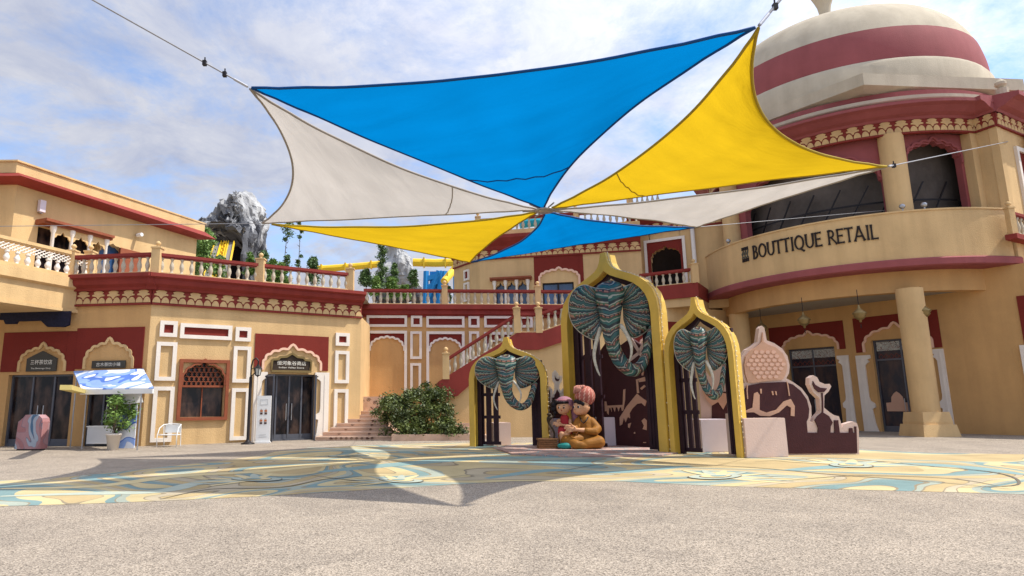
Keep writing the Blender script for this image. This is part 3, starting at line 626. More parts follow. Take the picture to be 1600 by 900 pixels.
# left shops
for dd_, nm in ((d1, 1), (d2, 2)): glazed_door(AS, dd_[0], dd_[1], dd_[3], bA, 3, .25)
doorway(AS, bA, (8, 520, 116, 583), [(30, 581), (67, 539), (101, 580)], None, [], 0)
doorway(AS, bA, (122, 513, 222, 576), [(132, 578), (171, 531), (207, 574)], None, [], 0)
def plainsign(fr, x0, y0, x1, y1, label, l1, l2=None):
    u0, u1, z0, z1 = pr(fr, x0, y0, x1, y1, .05); t = thing('shop_sign', label, 'sign', fr.W(u0, z0, .05)); mb = MB(); poly(mb, fr, [(u0, z0), (u1, z0), (u1, z1-.12), ((u0+u1)/2, z1+.18), (u0, z1-.12)] if l2 else [(u0, z0), (u1, z0), (u1, z1), (u0, z1)], .04, .10); mb.build('board', mat('sign_grey', (.06, .055, .045), .6), t)
    mb = MB(); text_on(mb, fr, l1, (u0+u1)/2, (z0+z1)/2+(.05 if l2 else 0), (u1-u0)*.72, (z1-z0)*(.3 if l2 else .5), .105)
    if l2: text_on(mb, fr, l2, (u0+u1)/2, z0+(z1-z0)*.18, (u1-u0)*.66, (z1-z0)*.12, .105)
    mb.build('lettering', TEXTW, t)
plainsign(AS, 44, 556, 88, 580, 'grey pointed sign with two lines of white characters over the leftmost shop door', '三杯茶饮店', 'Tea Beverage Shop')
plainsign(AS, 145, 564, 196, 575, 'grey rectangular shop sign with white characters just above the blue awning', '古木茶饮小铺')
mb = MB(); pts = [(0, 0)]; us, zz_ = AS.uv(2, 510, 1.2)
u0 = AS.uv(0, 490, .6)[0]; u1 = AS.uv(108, 500, .6)[0]; zt = 5.15
P = [(u0, zt), (u1, zt), (u1, zt-.55), (u1-.2, zt-.62), (u1-.9, zt-.60), (u1-1.2, zt-.35), (u1-2.2, zt-.35), (u1-2.25, zt-.45), (u1-2.7, zt-.45), (u1-2.8, zt-.28), (u0, zt-.28)]
poly(mb, AS, P, .5, .6); mb.build('dark_valance', mat('indigo_lattice', (.012, .012, .03), .6, .6, 14), bA)
# ================================================================== B : upper left building on the terrace
B0 = V((-17.4, 24.6, 0)); B1 = V((-13.55, 33.4, 0)); B = Fr(B0, B1); BL = B.L
bB = thing('upper_building', 'sunlit tan upper storey with a flat parapet roof and maroon eave', 'building', B0+V((0, 0, DECK)))
zr = B.uv(150, 305)[1]; ze = B.uv(290, 372, .7)[1]
print('B eave z', zr, ze, B.uv(25, 258, .5), B.uv(292, 349, .5))
zE = 10.35
ww = pr(B, 60, 352, 150, 420); aw = pr(B, 156, 382, 190, 420)
aarch = scal(aw[0], aw[1], B.uv(172, 396)[1], B.uv(172, 381)[1], 5, .03, .12)
mb = MB(); wall(mb, B, 0, BL, 5.2, zE, [(ww[0], ww[1], DECK, ww[3]), (aw[0], aw[1], DECK, aarch)], .3)
mb.build('wall', TAN, bB); mb = MB(); mb.box((-30, 24.6, 5.2), (-17.4, 24.9, zE)); mb.build('end_wall', TAN, bB)
mb = MB()
RO = [(-31, 23.9), (-16.8, 23.9), (-12.7, 33.9), (-31, 33.9)]
mb.add([(x, y, zE+.12) for x, y in RO]+[(x+(0 if i in (0, 3) else -.45), y+(.45 if i < 2 else -.4), zE+.42) for i, (x, y) in enumerate(RO)]+[(x+(0 if i in (0, 3) else -.45), y+(.45 if i < 2 else -.4), zE) for i, (x, y) in enumerate(RO)], [(0, 1, 5, 4), (1, 2, 6, 5), (2, 3, 7, 6), (0, 8, 9, 1), (1, 9, 10, 2), (2, 10, 11, 3), (8, 11, 10, 9), (4, 5, 6, 7)]); mb.build('eave', MAR, bB)
mb = MB(); P = [(-31, 24.3), (-17.3, 24.3), (-13.2, 33.5), (-31, 33.5)]
zP = zE+.86
mb.add([(x, y, zE+.40) for x, y in P]+[(x, y, zP) for x, y in P], [(0, 1, 5, 4), (1, 2, 6, 5), (2, 3, 7, 6), (4, 5, 6, 7)])
mb.add([(x+(0 if i in (0, 3) else .06), y+(-.06 if i < 2 else .06), zP) for i, (x, y) in enumerate(P)]+[(x+(0 if i in (0, 3) else .06), y+(-.06 if i < 2 else .06), zP+.07) for i, (x, y) in enumerate(P)], [(0, 1, 5, 4), (1, 2, 6, 5), (2, 3, 7, 6), (4, 5, 6, 7), (0, 3, 2, 1)])
mb.build('parapet', TAN, bB)
mb = MB(); slab(mb, B, ww[0], ww[1], DECK, ww[3], -.32, -.25); mb.build('window', GLASS, bB)
mb = MB(); slab(mb, B, aw[0], aw[1], DECK, aarch[28][1]+.1, -.32, -.25); mb.build('window', GLASSB, bB)
# projecting arcade bay
mb = MB(); slab(mb, B, ww[0]-.15, ww[1]+.25, ww[3], ww[3]+.09, 0, .60); slab(mb, B, ww[0]-.15, ww[1]+.25, ww[3]+.09, ww[3]+.2, 0, .72); mb.build('bay_hood', WOODR, bB)
ncol = 4
for i in range(ncol):
    u = ww[0]+.35+(ww[1]-ww[0]-.3)*i/(ncol-1)
    mb = MB(); p = B.W(u, DECK, .45); mb.lathe(p, [(.07, 0), (.07, ww[3]-DECK-.3), (.11, ww[3]-DECK-.22), (.13, ww[3]-DECK-.1), (.13, ww[3]-DECK)], 10); mb.build('column', WHT, bB, smooth=True)
    if i < ncol-1:
        u2 = ww[0]+.35+(ww[1]-ww[0]-.3)*(i+1)/(ncol-1)
        a = scal(u+.06, u2-.06, ww[3]-.75, ww[3]-.22, 5, .04, .2, 28); mb = MB(); wall(mb, B, u, u2, ww[3]-.75, ww[3], [(u+.06, u2-.06, ww[3]-.75, a)], .06, d=.48); mb.build('arch', TAN, bB)
mb = MB(); ribbon(mb, B, [(a, b+.04) for a, b in aarch], .08, 0, .07); mb.build('arch_molding', TAN, bB)
mb = MB(); u, z = B.uv(200, 394, 0); slab(mb, B, u-.5, u+.7, DECK, z+.1, 0, .12); mb.build('red_box_frame', WOODR, bB)
for (px, py, nm, lb_) in ((62, 323, 'wall_lamp', 'small white rectangular light box on the upper building wall'), (212, 368, 'security_camera', 'small white bullet camera on the upper building wall')):
    u, z = B.uv(px, py); t = thing(nm, lb_, 'wall lamp' if nm == 'wall_lamp' else 'camera', B.W(u, z, 0)); mb = MB()
    if nm == 'wall_lamp': slab(mb, B, u-.12, u+.12, z-.25, z+.25, .05, .22); mb.build('housing', LILAC, t); mb = MB(); slab(mb, B, u-.06, u+.06, z-.3, z-.25, 0, .15); mb.build('bracket', STEEL, t)
    else: mb.tube([B.W(u, z, .12), B.W(u, z, .42)], .09, 10); mb.build('housing', WHITEP, t); mb = MB(); mb.tube([B.W(u, z+.02, 0), B.W(u, z+.02, .14)], .04, 6); mb.build('bracket', STEEL, t)
# balcony slab
F0 = V((-17.35, 18.8, 0)); F1 = V((-14.55, 25.75, 0)); Bf = Fr(F0, F1)
mb = MB(); band(mb, Bf, 0, Bf.L, [(0, 5.15), (0, 6.62), (-4.0, 6.62), (-4.0, 5.15)]); mb.build('balcony_slab', TAN, bB)
mb = MB(); band(mb, Bf, 0, Bf.L, [(0, 6.05), (.07, 6.08), (.16, 6.12), (.16, 6.5), (.1, 6.5), (.1, 6.6), (0, 6.6)]); band(mb, Bf, 0, Bf.L, [(0, 5.16), (.05, 5.16), (.05, 5.28), (0, 5.28)]); mb.build('balcony_molding', TAN, bB)
balustrade('white balustrade with crossed lattice top along the left balcony', [Bf.W(0, 6.62, -.12), Bf.W(Bf.L*.55, 6.62, -.12), Bf.W(Bf.L-.2, 6.62, -.12)], (0, 0, 1), .36, .95, BALW, TAN, TAN, .34, 1.12, True)
# A balustrades
a_ = [AS.W(ASL-3.35, DECK, .25), AS.W(ASL+.05, DECK, .28)]
balustrade('short tan balustrade on the shop roof beside the left balcony', a_, (1, 0), .34, .80)
k1 = A.uv(407, 425, .3)[0]; k2 = A.uv(547, 443, .3)[0]
p0_ = A.W(.05, DECK, .30)
balustrade('long tan balustrade with maroon handrail above the glass store entrance', [p0_, A.W(k1, DECK, .30), A.W(k2, DECK, .30)], (1, 1, 1), .345, .80, pw=.34)
# ================================================================== C : terrace wall
C0 = V((-5.6, 32.75, 0)); C1 = V((7.4, 33.9, 0)); Cw = Fr(C0, C1); CL = Cw.L
bC = thing('terrace_wall', 'tall tan terrace wall with two white framed blind arches behind the steps', 'wall', C0)
mb = MB(); slab(mb, Cw, 0, CL, 0, 5.95, -.4, 0); mb.build('wall', TAN2, bC)
mb = MB(); band(mb, Cw, 0, CL, [(-.4, 5.95), (.08, 5.95), (.08, 6.05), (.2, 6.1), (.2, 6.3), (.32, 6.36), (.32, 6.60), (-.4, 6.60)]); mb.build('cornice', MAR, bC)
mb = MB(); vflat(mb, [Cw.W(0, 6.6, -.3), Cw.W(CL, 6.6, -.3), V((12, 42, 6.6)), V((-5, 42, 6.6))]); mb.build('terrace_deck', GREYCONC, bC)
zz0 = Cw.uv(600, 494)[1]; print('C z row', zz0, Cw.uv(600, 511)[1], Cw.uv(600, 517)[1])
for q in [(642, 493.6, 659.6, 511), (731.6, 494.4, 749, 512), (559, 493, 566.4, 510), (573, 493, 636, 511), (666, 494.4, 725.6, 512), (756, 494, 832, 512)]: frame_red(Cw, *q, bC, .13)
for q in [(641, 518, 659, 561), (641, 567.6, 658, 625), (732.5, 518, 749, 561), (556, 516, 566, 561), (556, 567, 565, 640), (732.5, 568, 749, 620)]: frame_red(Cw, *q, bC, .13, False)
for (x0, x1, y0, xc, ya, xs0, xs1, ys) in ((572, 636, 517, 604, 527.5, 578, 631, 545), (666, 725.5, 518, 696, 530, 671, 720, 546), (756, 815, 519, 786, 531, 761, 810, 547)):
    u0, z1 = Cw.uv(x0, y0); u1 = Cw.uv(x1, y0)[0]; ua = Cw.uv(xs0, ys)[0]; ub = Cw.uv(xs1, ys)[0]; zs = Cw.uv(xc, ys)[1]-.1; za = Cw.uv(xc, ya)[1]
    mb = MB(); slab(mb, Cw, u0, u1, z1-.14, z1, 0, .10); slab(mb, Cw, u0, u0+.14, 1.5, z1-.14, 0, .10); slab(mb, Cw, u1-.14, u1, 1.5, z1-.14, 0, .10); mb.build('arch_frame', WHT, bC)
    a = scal(ua, ub, zs, za, 9, .06, .02, flat=.75); mb = MB(); wall(mb, Cw, u0+.14, u1-.14, zs, z1-.14, [(ua, ub, zs, a)], .03, d=.03); mb.build('spandrel', MARD, bC)
    mb = MB(); ribbon(mb, Cw, a, .10, 0, .08); mb.build('arch_molding', WHT, bC)
kp = Cw.uv(695, 475, .2)[0]
balustrade('tan balustrade with maroon handrail along the terrace behind the steps', [Cw.W(1.2, 6.6, .15), Cw.W(kp, 6.6, .15), Cw.W(Cw.uv(841, 475, .2)[0], 6.6, .15), Cw.W(CL, 6.6, .15)], (0, 1, 1, 0), .335, .80)
# ================================================================== stairs
S0 = V((-.25, 28.75, 0)); S1 = V((7.2, 29.1, 0)); Sw = Fr(S0, S1)
bS = thing('staircase', 'tan staircase with sloping maroon stringer rising to the right behind the golden arches', 'staircase', S0)
q0 = Sw.uv(697, 592); q1 = Sw.uv(808, 520); q2 = Sw.uv(842, 520); q3 = (Sw.L, Sw.uv(900, 484)[1]); print('stairs', q0, q1, q2, q3, Sw.L)
sl_ = (q1[1]-q0[1])/(q1[0]-q0[0])
pts = [q0, q1, q2, q3]
lo = [(q0[0]-.25, q0[1]-.95), (q0[0]+.5, q0[1]-.75), (q1[0]-.35, q1[1]-.78), (q2[0]-.05, q2[1]-.78), (q3[0], q3[1]-.85)]
mb = MB(); poly(mb, Sw, [(q0[0]-.35, q0[1]-.12), q1, q2, q3]+lo[::-1], -3.4, .16); mb.build('stringer', MAR, bS)
mb = MB(); poly(mb, Sw, [(q0[0]-.2, 0)]+[(a, b+.03) for a, b in lo]+[(q3[0], 0)], -3.35, 0); mb.build('wall', TAN, bS)
tr = [Sw.W(a, b, .02) for a, b in pts]
balustrade('sloping tan balustrade with maroon handrail climbing the staircase', tr, (1, 1, 1, 0), .30, .90, pw=.30, ph=1.1)
mb = MB(); mb.box((3.5, 30.9, 0), (3.5, 30.9, 0))
# front stone steps + planter
bT = thing('stone_steps', 'pink stone steps with dark painted scroll marks rising to the terrace wall', 'steps', (-4.2, 27, 0))
mb = MB()
for k in range(7):
    mb.box((-5.6+.22*k, 27.35+.42*k, 0), (-2.35-.12*k, 33, .17*(k+1)))
    mb.box((-5.6+.22*k, 27.31+.42*k, .17*(k+1)-.05), (-2.31-.12*k, 27.36+.42*k, .17*(k+1)+.004))
mb.box((-4.1, 30.6, 1.1), (-2.5, 33, 1.85)); mb.build('treads', STEP, bT)
mb = MB()
def scroll(c, r_, n=26, tw=1.6):
    pts = []
    for i in range(n): t = i/(n-1); a = t*tw*2*PI; pts.append(V(c)+V((r_*(1-t*.8)*math.cos(a), 0, r_*(1-t*.8)*math.sin(a)*.8)))
    mb.tube(pts, .009, 5)
for i in range(9): scroll((-4.95+.27*i*.8, 27.28+.02, .09+.0*i), .06)
for i in range(6): scroll((-4.1+.30*i, 30.58, 1.62+.08*math.sin(i*2)), .11)
for k in range(5): scroll((-4.9+.22*k, 27.32+.42*k, .17*k+.1), .07); scroll((-3.4, 27.32+.42*k, .17*k+.08), .055)
pts = [V((-3.7+.16*i, 30.58, 1.42-.13*(i % 2)-.015*abs(i-4))) for i in range(8)]; mb.tube(pts, .02, 5)
mb.build('scroll_marks', mat('scroll_brown', (.10, .04, .03), .7), bT)
bP = thing('planter', 'low grey stone planter kerb under the big bush', 'planter', (-1, 27, 0))
mb = MB(); mb.box((-2.35, 26.6, 0), (1.0, 26.8, .26)); mb.box((-2.35, 26.8, 0), (-2.15, 29.0, .26)); mb.box((.8, 26.8, 0), (1.0, 28.3, .26)); mb.build('kerb', STEP, bP)
mb = MB(); mb.box((-2.15, 26.8, 0), (.8, 28.9, .18)); mb.build('soil', BARK, bP)
mb = MB()
for k in range(5): mb.box((.05+.18*k*.0-.1, 27.6+.34*k, 0), (1.75-.22*k, 30.2, .16*(k+1)))
o = mb.build('side_steps', STEP); tag(o, 'small flight of pale stone steps at the right of the bush', 'steps')
# ================================================================== D : upper arcade building
D0 = V((1.95, 38.4, 0)); D1 = V((11.3, 36.3, 0)); D = Fr(D0, D1); DL = D.L; Dm = V((.4, 41.0, 0)); DS = Fr(Dm, D0)
bD = thing('arcade_building', 'tan upper building with three arched windows and a scalloped doorway behind the terrace', 'building', D0+V((0, 0, 6.6)))
zf0 = D.uv(989, 400)[1]; zf1 = D.uv(989, 389)[1]; zb = D.uv(830, 369)[1]; print('D', zf0, zf1, zb, D.uv(740, 408))
zf0 = 10.25; zf1 = 10.75
w3 = pr(D, 773, 441, 826, 478); wd = pr(D, 847.5, 442.5, 898, 478)
arcs = []
for i in range(3):
    a = w3[0]+(w3[1]-w3[0])*(i+.08)/3; b = w3[0]+(w3[1]-w3[0])*(i+.92)/3; arcs.append((a, b, 6.7, scal(a, b, w3[3]-.55, w3[3], 3, .03, .35, 24)))
mb = MB(); wall(mb, D, 0, DL, 6.6, zf0, arcs+[(wd[0], wd[1], 6.6, wd[3])], .3); slab(mb, DS, 0, DS.L, 6.6, zf0, -.3, 0); mb.build('wall', TAN, bD)
mb = MB(); slab(mb, D, w3[0], w3[1], 6.6, w3[3]+.1, -.36, -.3); mb.build('window', GLASSB, bD)
mb = MB(); slab(mb, D, wd[0], wd[1], 6.6, wd[3], -.25, -.2); g = mb.build('window', GLASSB, bD); mb = MB(); ring(mb, D, wd[0], wd[1], 6.6, wd[3], .08, -.2, -.12); c = (wd[0]+wd[1])/2; slab(mb, D, c-.05, c+.05, 6.68, wd[3]-.08, -.2, -.13); mb.build('window_frame', IRON, g)
frieze(D, 0, DL, zf0, zf1, .06, bD); frieze(DS, 0, DS.L, zf0, zf1, .06, bD)
mb = MB(); prof = [(-.3, zf1), (.15, zf1), (.25, zf1+.2), (.6, zf1+.45), (.75, zf1+.6), (.75, zf1+.8), (-.3, zf1+.8)]; band(mb, D, -.3, DL, prof); band(mb, DS, 0, DS.L+.3, prof); mb.build('cornice', MAR, bD)
mb = MB(); band(mb, D, -.2, DL, [(-2, zf1+.8), (.5, zf1+.8), (.5, zf1+1.1), (-2, zf1+1.1)]); band(mb, DS, 0, DS.L+.2, [(-2, zf1+.8), (.5, zf1+.8), (.5, zf1+1.1), (-2, zf1+1.1)]); mb.build('roof_band', TAN, bD)
zR = zf1+1.1
balustrade('high tan balustrade on the roof of the arcade building', [DS.W(0, zR, .3), D.W(0, zR, .3), D.W(DL*.62, zR, .3), D.W(DL, zR, .3)], (0, 1, 1, 0), .36, .85)
u0, z1 = D.uv(834, 408); u1 = D.uv(911, 408)[0]; a = D.uv(843, 440); b = D.uv(872, 420); c = D.uv(905, 441)
ap = scal(a[0], c[0], a[1], b[1], 9, .07, .14); mb = MB(); wall(mb, D, u0, u1, a[1]-.05, zf0, [(a[0], c[0], a[1]-.05, ap)], .03, d=.035)
slab(mb, D, u0, a[0], 6.6, a[1]-.05, .005, .035); slab(mb, D, c[0], u1, 6.6, a[1]-.05, .005, .035); mb.build('red_field', MARD, bD)
mb = MB(); ribbon(mb, D, [(ap[0][0], 6.6)]+ap+[(ap[-1][0], 6.6)], .12, 0, .09); mb.build('arch_molding', PEACH, bD)
mb = MB(); slab(mb, D, w3[0]-.25, w3[1]+.25, w3[3]+.12, w3[3]+.22, 0, .45); slab(mb, D, w3[0]-.25, w3[1]+.25, w3[3]+.04, w3[3]+.12, 0, .30); mb.build('window_hood', WOODR, bD)
for i in range(4): u = w3[0]+(w3[1]-w3[0])*i/3; mb = MB(); mb.lathe(D.W(u, 6.6, .16), [(.07, 0), (.07, w3[3]-6.9), (.12, w3[3]-6.75), (.12, w3[3]-6.56)], 8); mb.build('column', WHT, bD, smooth=True)
for q in ((726, 423, 734, 437), (726, 443, 734, 470)): frame_red(DS, *q, bD, .12, q[1] < 430)
# ================================================================== F : balcony bay between arcade and drum
F0_ = V((11.1, 37.3, 0)); F1_ = V((16.2, 34.2, 0)); Ff = Fr(F0_, F1_); FL = Ff.L
bF = thing('balcony_bay', 'tan corner bay with a white framed arched loggia and small balcony beside the round tower', 'building', F0_)
u0, z1 = Ff.uv(1006, 377); u1 = Ff.uv(1070, 371)[0]; print('F', u0, u1, z1, FL, Ff.uv(1030, 360))
zfr = Ff.uv(1040, 360)[1]
ah = scal(u0+.35, u1-.30, 9.6, Ff.uv(1038, 386)[1], 9, .07, .15)
mb = MB(); wall(mb, Ff, 0, FL, 6.6, zfr, [(u0+.3, u1-.25, 7.0, ah)], .35); mb.build('wall', TAN, bF); mb = MB(); mb.box((11.1, 37.3, 6.6), (11.4, 41, 12.6)); mb.build('side_wall', TAN, bF)
mb = MB(); ring(mb, Ff, u0, u1, 6.4, z1, .16, 0, .1); mb.build('loggia_frame', WHT, bF)
mb = MB(); wall(mb, Ff, u0+.16, u1-.16, 6.6, z1-.16, [(u0+.35, u1-.3, 6.6, ah)], .04, d=.045); mb.build('red_field', MARD, bF)
mb = MB(); slab(mb, Ff, 0, FL, 6.6, z1, -2.0, -1.9); mb.build('room_shade_backing', INT, bF)  # near-black sheet standing in for the shade inside the loggia
mb = MB(); mb.tube([Ff.W(Ff.uv(1084, 390, .15)[0], 6.6, .15), Ff.W(Ff.uv(1084, 390, .15)[0], zfr, .15)], .12, 8); mb.build('downpipe', WHT, bF, smooth=True)
frieze(Ff, 0, FL, zfr, zfr+.5, .06, bF)
mb = MB(); prof = [(-.3, zfr+.5), (.12, zfr+.5), (.25, zfr+.7), (.6, zfr+.95), (.65, zfr+1.3), (-.3, zfr+1.3)]; band(mb, Ff, -.1, FL, prof); mb.build('cornice', MAR, bF)
zq = Ff.uv(1020, 323, .4)[1]; print('F roof', zfr, zq)
mb = MB(); slab(mb, Ff, -.1, FL, zfr+1.3, max(zq, zfr+1.5), -.3, .35); mb.build('roof_band', MAR, bF)
balustrade('dark tan rooftop balustrade piece beside the round tower', [Ff.W(.1, max(zq, zfr+1.5), .3), Ff.W(1.9, max(zq, zfr+1.5), .3)], (1, 0), .30, .9, railm=MAR)
Fb = Fr(V((10.6, 34.6, 0)), V((14.0, 32.4, 0)))
ub0 = Fb.uv(1000, 455)[0]; ub1 = Fb.uv(1091, 452)[0]; zt_ = Fb.uv(1060, 444)[1]; zbm = Fb.uv(1060, 466)[1]; print('Fb', ub0, ub1, zt_, zbm)
mb = MB(); slab(mb, Fb, ub0, ub1, zbm, zt_, -3.2, 0); mb.build('balcony_floor', MAR, bF)
mb = MB(); slab(mb, Fb, ub0-2, ub1-.05, zbm-.45, zbm, -3.2, -.12); mb.build('balcony_beam', TAN, bF)
balustrade('small tan balustrade with maroon handrail on the corner balcony', [Fb.W(ub0, zt_, -.15), Fb.W(ub1-.17, zt_, -.15)], (0, 1), .33, .80, pw=.36)
# ground level wall under the bay
Mw = Fr(V((7.2, 32.4, 0)), V((16.2, 35.6, 0)))
bM = thing('ground_floor_wall', 'shaded tan ground floor wall behind the golden arches', 'wall', (7.2, 32.4, 0))
mb = MB(); slab(mb, Mw, 0, Mw.L, 0, zbm-.4, -.3, 0); mb.build('wall', TAN, bM)
u0, u1, z0, z1 = pr(Mw, 985, 500, 1062, 560); ap = scal(u0+.4, u1-.4, z0, z1-.5, 9, .07, .15); mb = MB(); wall(mb, Mw, u0, u1, z0, z1, [(u0+.4, u1-.4, z0, ap)], .03, d=.035); mb.build('red_field', MARD, bM)
mb = MB(); ribbon(mb, Mw, ap, .1, 0, .08); mb.build('arch_molding', PEACH, bM)
# ================================================================== E : round domed building
EC = (22.3, 34.0)
bE = thing('domed_building', 'round tan and maroon retail building with a banded dome over a curved balcony', 'building', (22.3, 34, 0))
cy = lambda r_: Cyl(EC, r_)
ang = lambda d_, r_: R(d_)*r_
P78 = cy(7.8)
mb = MB(); slab(mb, P78, ang(-128, 7.8), ang(13, 7.8), 7.42, 9.48, -.25, 0); slab(mb, P78, ang(-128, 7.8), ang(13, 7.8), 9.48, 9.55, -.28, .04); mb.build('parapet', TAN, bE, smooth=False)
mb = MB(); band(mb, P78, ang(-128, 7.8), ang(15, 7.8), [(-1.2, 7.05), (.02, 7.05), (.12, 7.1), (.12, 7.36), (.05, 7.42), (-1.2, 7.42)]); mb.build('balcony_band', ROSE, bE)
P69 = cy(6.9); mb = MB(); slab(mb, P69, ang(-135, 6.9), ang(14, 6.9), 6.12, 7.05, -.45, 0); mb.build('beam', TAN2, bE)
mb = MB(); n = 40; vflat(mb, [V((22.3+6.6*math.sin(2*PI*i/n), 34-6.6*math.cos(2*PI*i/n), 6.2)) for i in range(n)]); mb.build('soffit', SOFF, bE)
mb = MB(); vflat(mb, [V((22.3+6.6*math.sin(2*PI*i/n), 34-6.6*math.cos(2*PI*i/n), 7.3)) for i in range(n)]); mb.build('balcony_floor', SOFF, bE)
# W store wall
Ww = Fr(V((15.6, 39.05, 0)), V((25.5, 23.75, 0)))
def WU(x, y): return Ww.uv(x, y)
D1w = (WU(1229, 544)[0], WU(1310, 600)[0], 0, WU(1262, 544)[1]); D2w = (WU(1364, 560)[0], WU(1457, 600)[0], 0, WU(1400, 529)[1])
print('W doors', D1w, D2w, WU(1201, 513), WU(1466, 483), WU(1600, 500), Ww.L)
mb = MB(); wall(mb, Ww, 0, Ww.L, 0, 7.05, [(D1w[0], D1w[1], 0, D1w[3]), (D2w[0], D2w[1], 0, D2w[3])], .35); mb.build('store_wall', TAN2, bE)
PATT = painted('glass_border', [(0, (.62, .64, .58)), (.42, (.05, .04, .05)), (.47, (.66, .66, .58)), (.60, (.22, .06, .04))], 9, (.05, .03, .02), .01, 2.5)
for k, q in enumerate((D1w, D2w)):
    g = glazed_door(Ww, q[0], q[1], q[3], bE, 2, .28, PATG, q[3]-.95)
    mb = MB(); slab(mb, Ww, q[0]+.1, q[1]-.1, q[3]-.52, q[3]-.09, -.275, -.262); mb.build('patterned_transom', PATT, g)
    mb = MB(); nn = 9; h = q[3]-.80; W_ = (q[1]-q[0]-.3)/nn
    for i in range(nn):
        c = q[0]+.15+W_*(i+.5); ribbon(mb, Ww, [(c-W_*.46, h), (c, h+.13), (c+W_*.46, h), (c, h-.13)], .03, -.275, -.26, closed=True)
    mb.build('diamond_border', mat('border_red', (.18, .04, .03), .6), g)
# pink dome silhouette painted in as a reflection on door 2
g = MB(); c = (D2w[0]+D2w[1])/2-.45; q = [(-.62, .95), (.62, .95), (.62, 1.35), (.34, 1.37), (.30, 1.62), (.16, 1.78), (0, 1.88), (-.16, 1.78), (-.30, 1.62), (-.34, 1.37), (-.62, 1.35)]
poly(g, Ww, [(c+a*.8, b) for a, b in q], -.275, -.262); g.build('dome_reflection', ROSET, bE)
for (pan, arch) in (((1201, 513, 1322, 546), [(1224, 546), (1262, 520), (1311, 552)]), ((1332, 498, 1474, 550), [(1351, 550), (1397, 506), (1458, 544)])):
    doorway(Ww, bE, pan, arch, None, [], 1)
for (x0, x1, y0, fl) in ((1309, 1340, 556, -1), (1337.5, 1374, 556, 1), (1456, 1493, 546, -1), (1206, 1236, 562, 1)): pilaster(Ww, x0, y0, x1, 672, bE, fl, WHT)
u0, z1 = WU(1588, 463); z0 = WU(1588, 540)[1]
mb = MB(); slab(mb, Ww, u0, u0+2.2, z0, z1, 0, .04); mb.build('red_panel', MARD, bE)
mb = MB(); slab(mb, Ww, WU(1597, 560)[0], WU(1597, 560)[0]+.5, 0, z0, 0, .1); mb.build('pilaster', WHT, bE)
# lower columns
def column(x, y, z0, z1, r_, par, base=True, nm='column'):
    mb = MB(); mb.lathe((x, y, 0), [(r_, z0), (r_, z1)], 28); c = mb.build(nm, TAN, par, smooth=True)
    if base:
        mb = MB(); s_ = r_*1.22
        for (a, b, p, q) in ((s_*1.22, s_*1.10, 0, .48), (s_*.98, s_*.98, .48, .60), (s_*.98, s_*.90, .60, .98)):
            mb.hexa([(x-a, y-a, z0+p), (x+a, y-a, z0+p), (x+a, y+a, z0+p), (x-a, y+a, z0+p), (x-b, y-b, z0+q), (x+b, y-b, z0+q), (x+b, y+b, z0+q), (x-b, y+b, z0+q)])
        mb.build('column_base', TAN, c)
    return c
cb_ = G(1452, 680); column(cb_.x*.975, cb_.y*.975, 0, 6.15, .50, bE)
ca = Cyl(EC, 6.5); p = ca.W(ca.uv(1160, 560)[0], 0, 0); column(p.x, p.y, 0, 6.15, .50, bE)
p = ca.W(ang(-118, 6.5), 0, 0); column(p.x, p.y, 0, 6.15, .5, bE)
# upper drum
U = cy(6.6)
b2 = (ang(-12.2, 6.6), ang(9.2, 6.6)); b1 = (ang(-78, 6.6), ang(-21, 6.6)); b0 = (ang(-118, 6.6), ang(-95, 6.6))
h2 = scal(b2[0], b2[1], 11.9, 13.0, 9, .09, .10); h1 = scal(b1[0], b1[1], 10.6, 12.9, 13, .13, .06); h0 = scal(b0[0], b0[1], 11.9, 13.0, 9, .09, .1)
mb = MB(); wall(mb, U, ang(-135, 6.6), ang(16, 6.6), 7.3, 13.4, [(b0[0], b0[1], 7.4, h0), (b1[0], b1[1], 7.4, h1), (b2[0], b2[1], 7.4, h2)], .3); mb.build('drum_wall', ROSE, bE)
mb = MB()
for h, q in ((h2, b2), (h1, b1), (h0, b0)):
    mb = MB(); ribbon(mb, U, [(a, b+.14) for a, b in h], .10, 0, .07); mb.build('arch_molding', ROSE, bE)
mb = MB(); slab(mb, cy(5.6), ang(-179, 5.6), ang(180, 5.6), 7.3, 13.4, -.1, 0); mb.build('room_shade_backing', mat('room_shade', (.12, .10, .085), .9, .4, .6), bE)  # dark colour of this backing stands in for the dim drum interior
mb = MB(); c5 = cy(5.9)
for z in (9.95, 10.5): slab(mb, c5, ang(-110, 5.9), ang(12, 5.9), z, z+.07, -.05, 0)
for k in range(-10, 2): ribbon(mb, c5, [(ang(k*11, 5.9), 9.9), (ang(k*11+8, 5.9), 11.4)], .06, -.05, 0)
mb.build('glazing_bars', IRON, bE)
for a_deg in (-17.0, -87, -125): p = cy(6.75).W(ang(a_deg, 6.75), 0, 0); column(p.x, p.y, 7.3, 13.36, .50, bE, False)
mb = MB(); slab(mb, cy(6.6), ang(10.5, 6.6), ang(17.5, 6.6), 7.3, 13.37, 0, .45); mb.build('column', TAN, bE)
frieze(cy(7.0), ang(-135, 7), ang(14.5, 7), 13.37, 13.95, .06, bE, .62)
mb = MB(); band(mb, cy(7.0), ang(-179, 7), ang(175, 7), [(-.6, 13.95), (.14, 13.95), (.2, 14.05), (.45, 14.12), (.75, 14.3), (1.0, 14.36), (1.0, 14.50), (-.6, 14.9)]); mb.build('cornice', ROSE, bE)
mb = MB(); band(mb, cy(7.0), ang(-179, 7), ang(175, 7), [(-.6, 14.8), (.45, 14.75), (.5, 14.8), (.5, 14.95), (-.6, 14.95)]); mb.build('ledge', CREAM, bE)
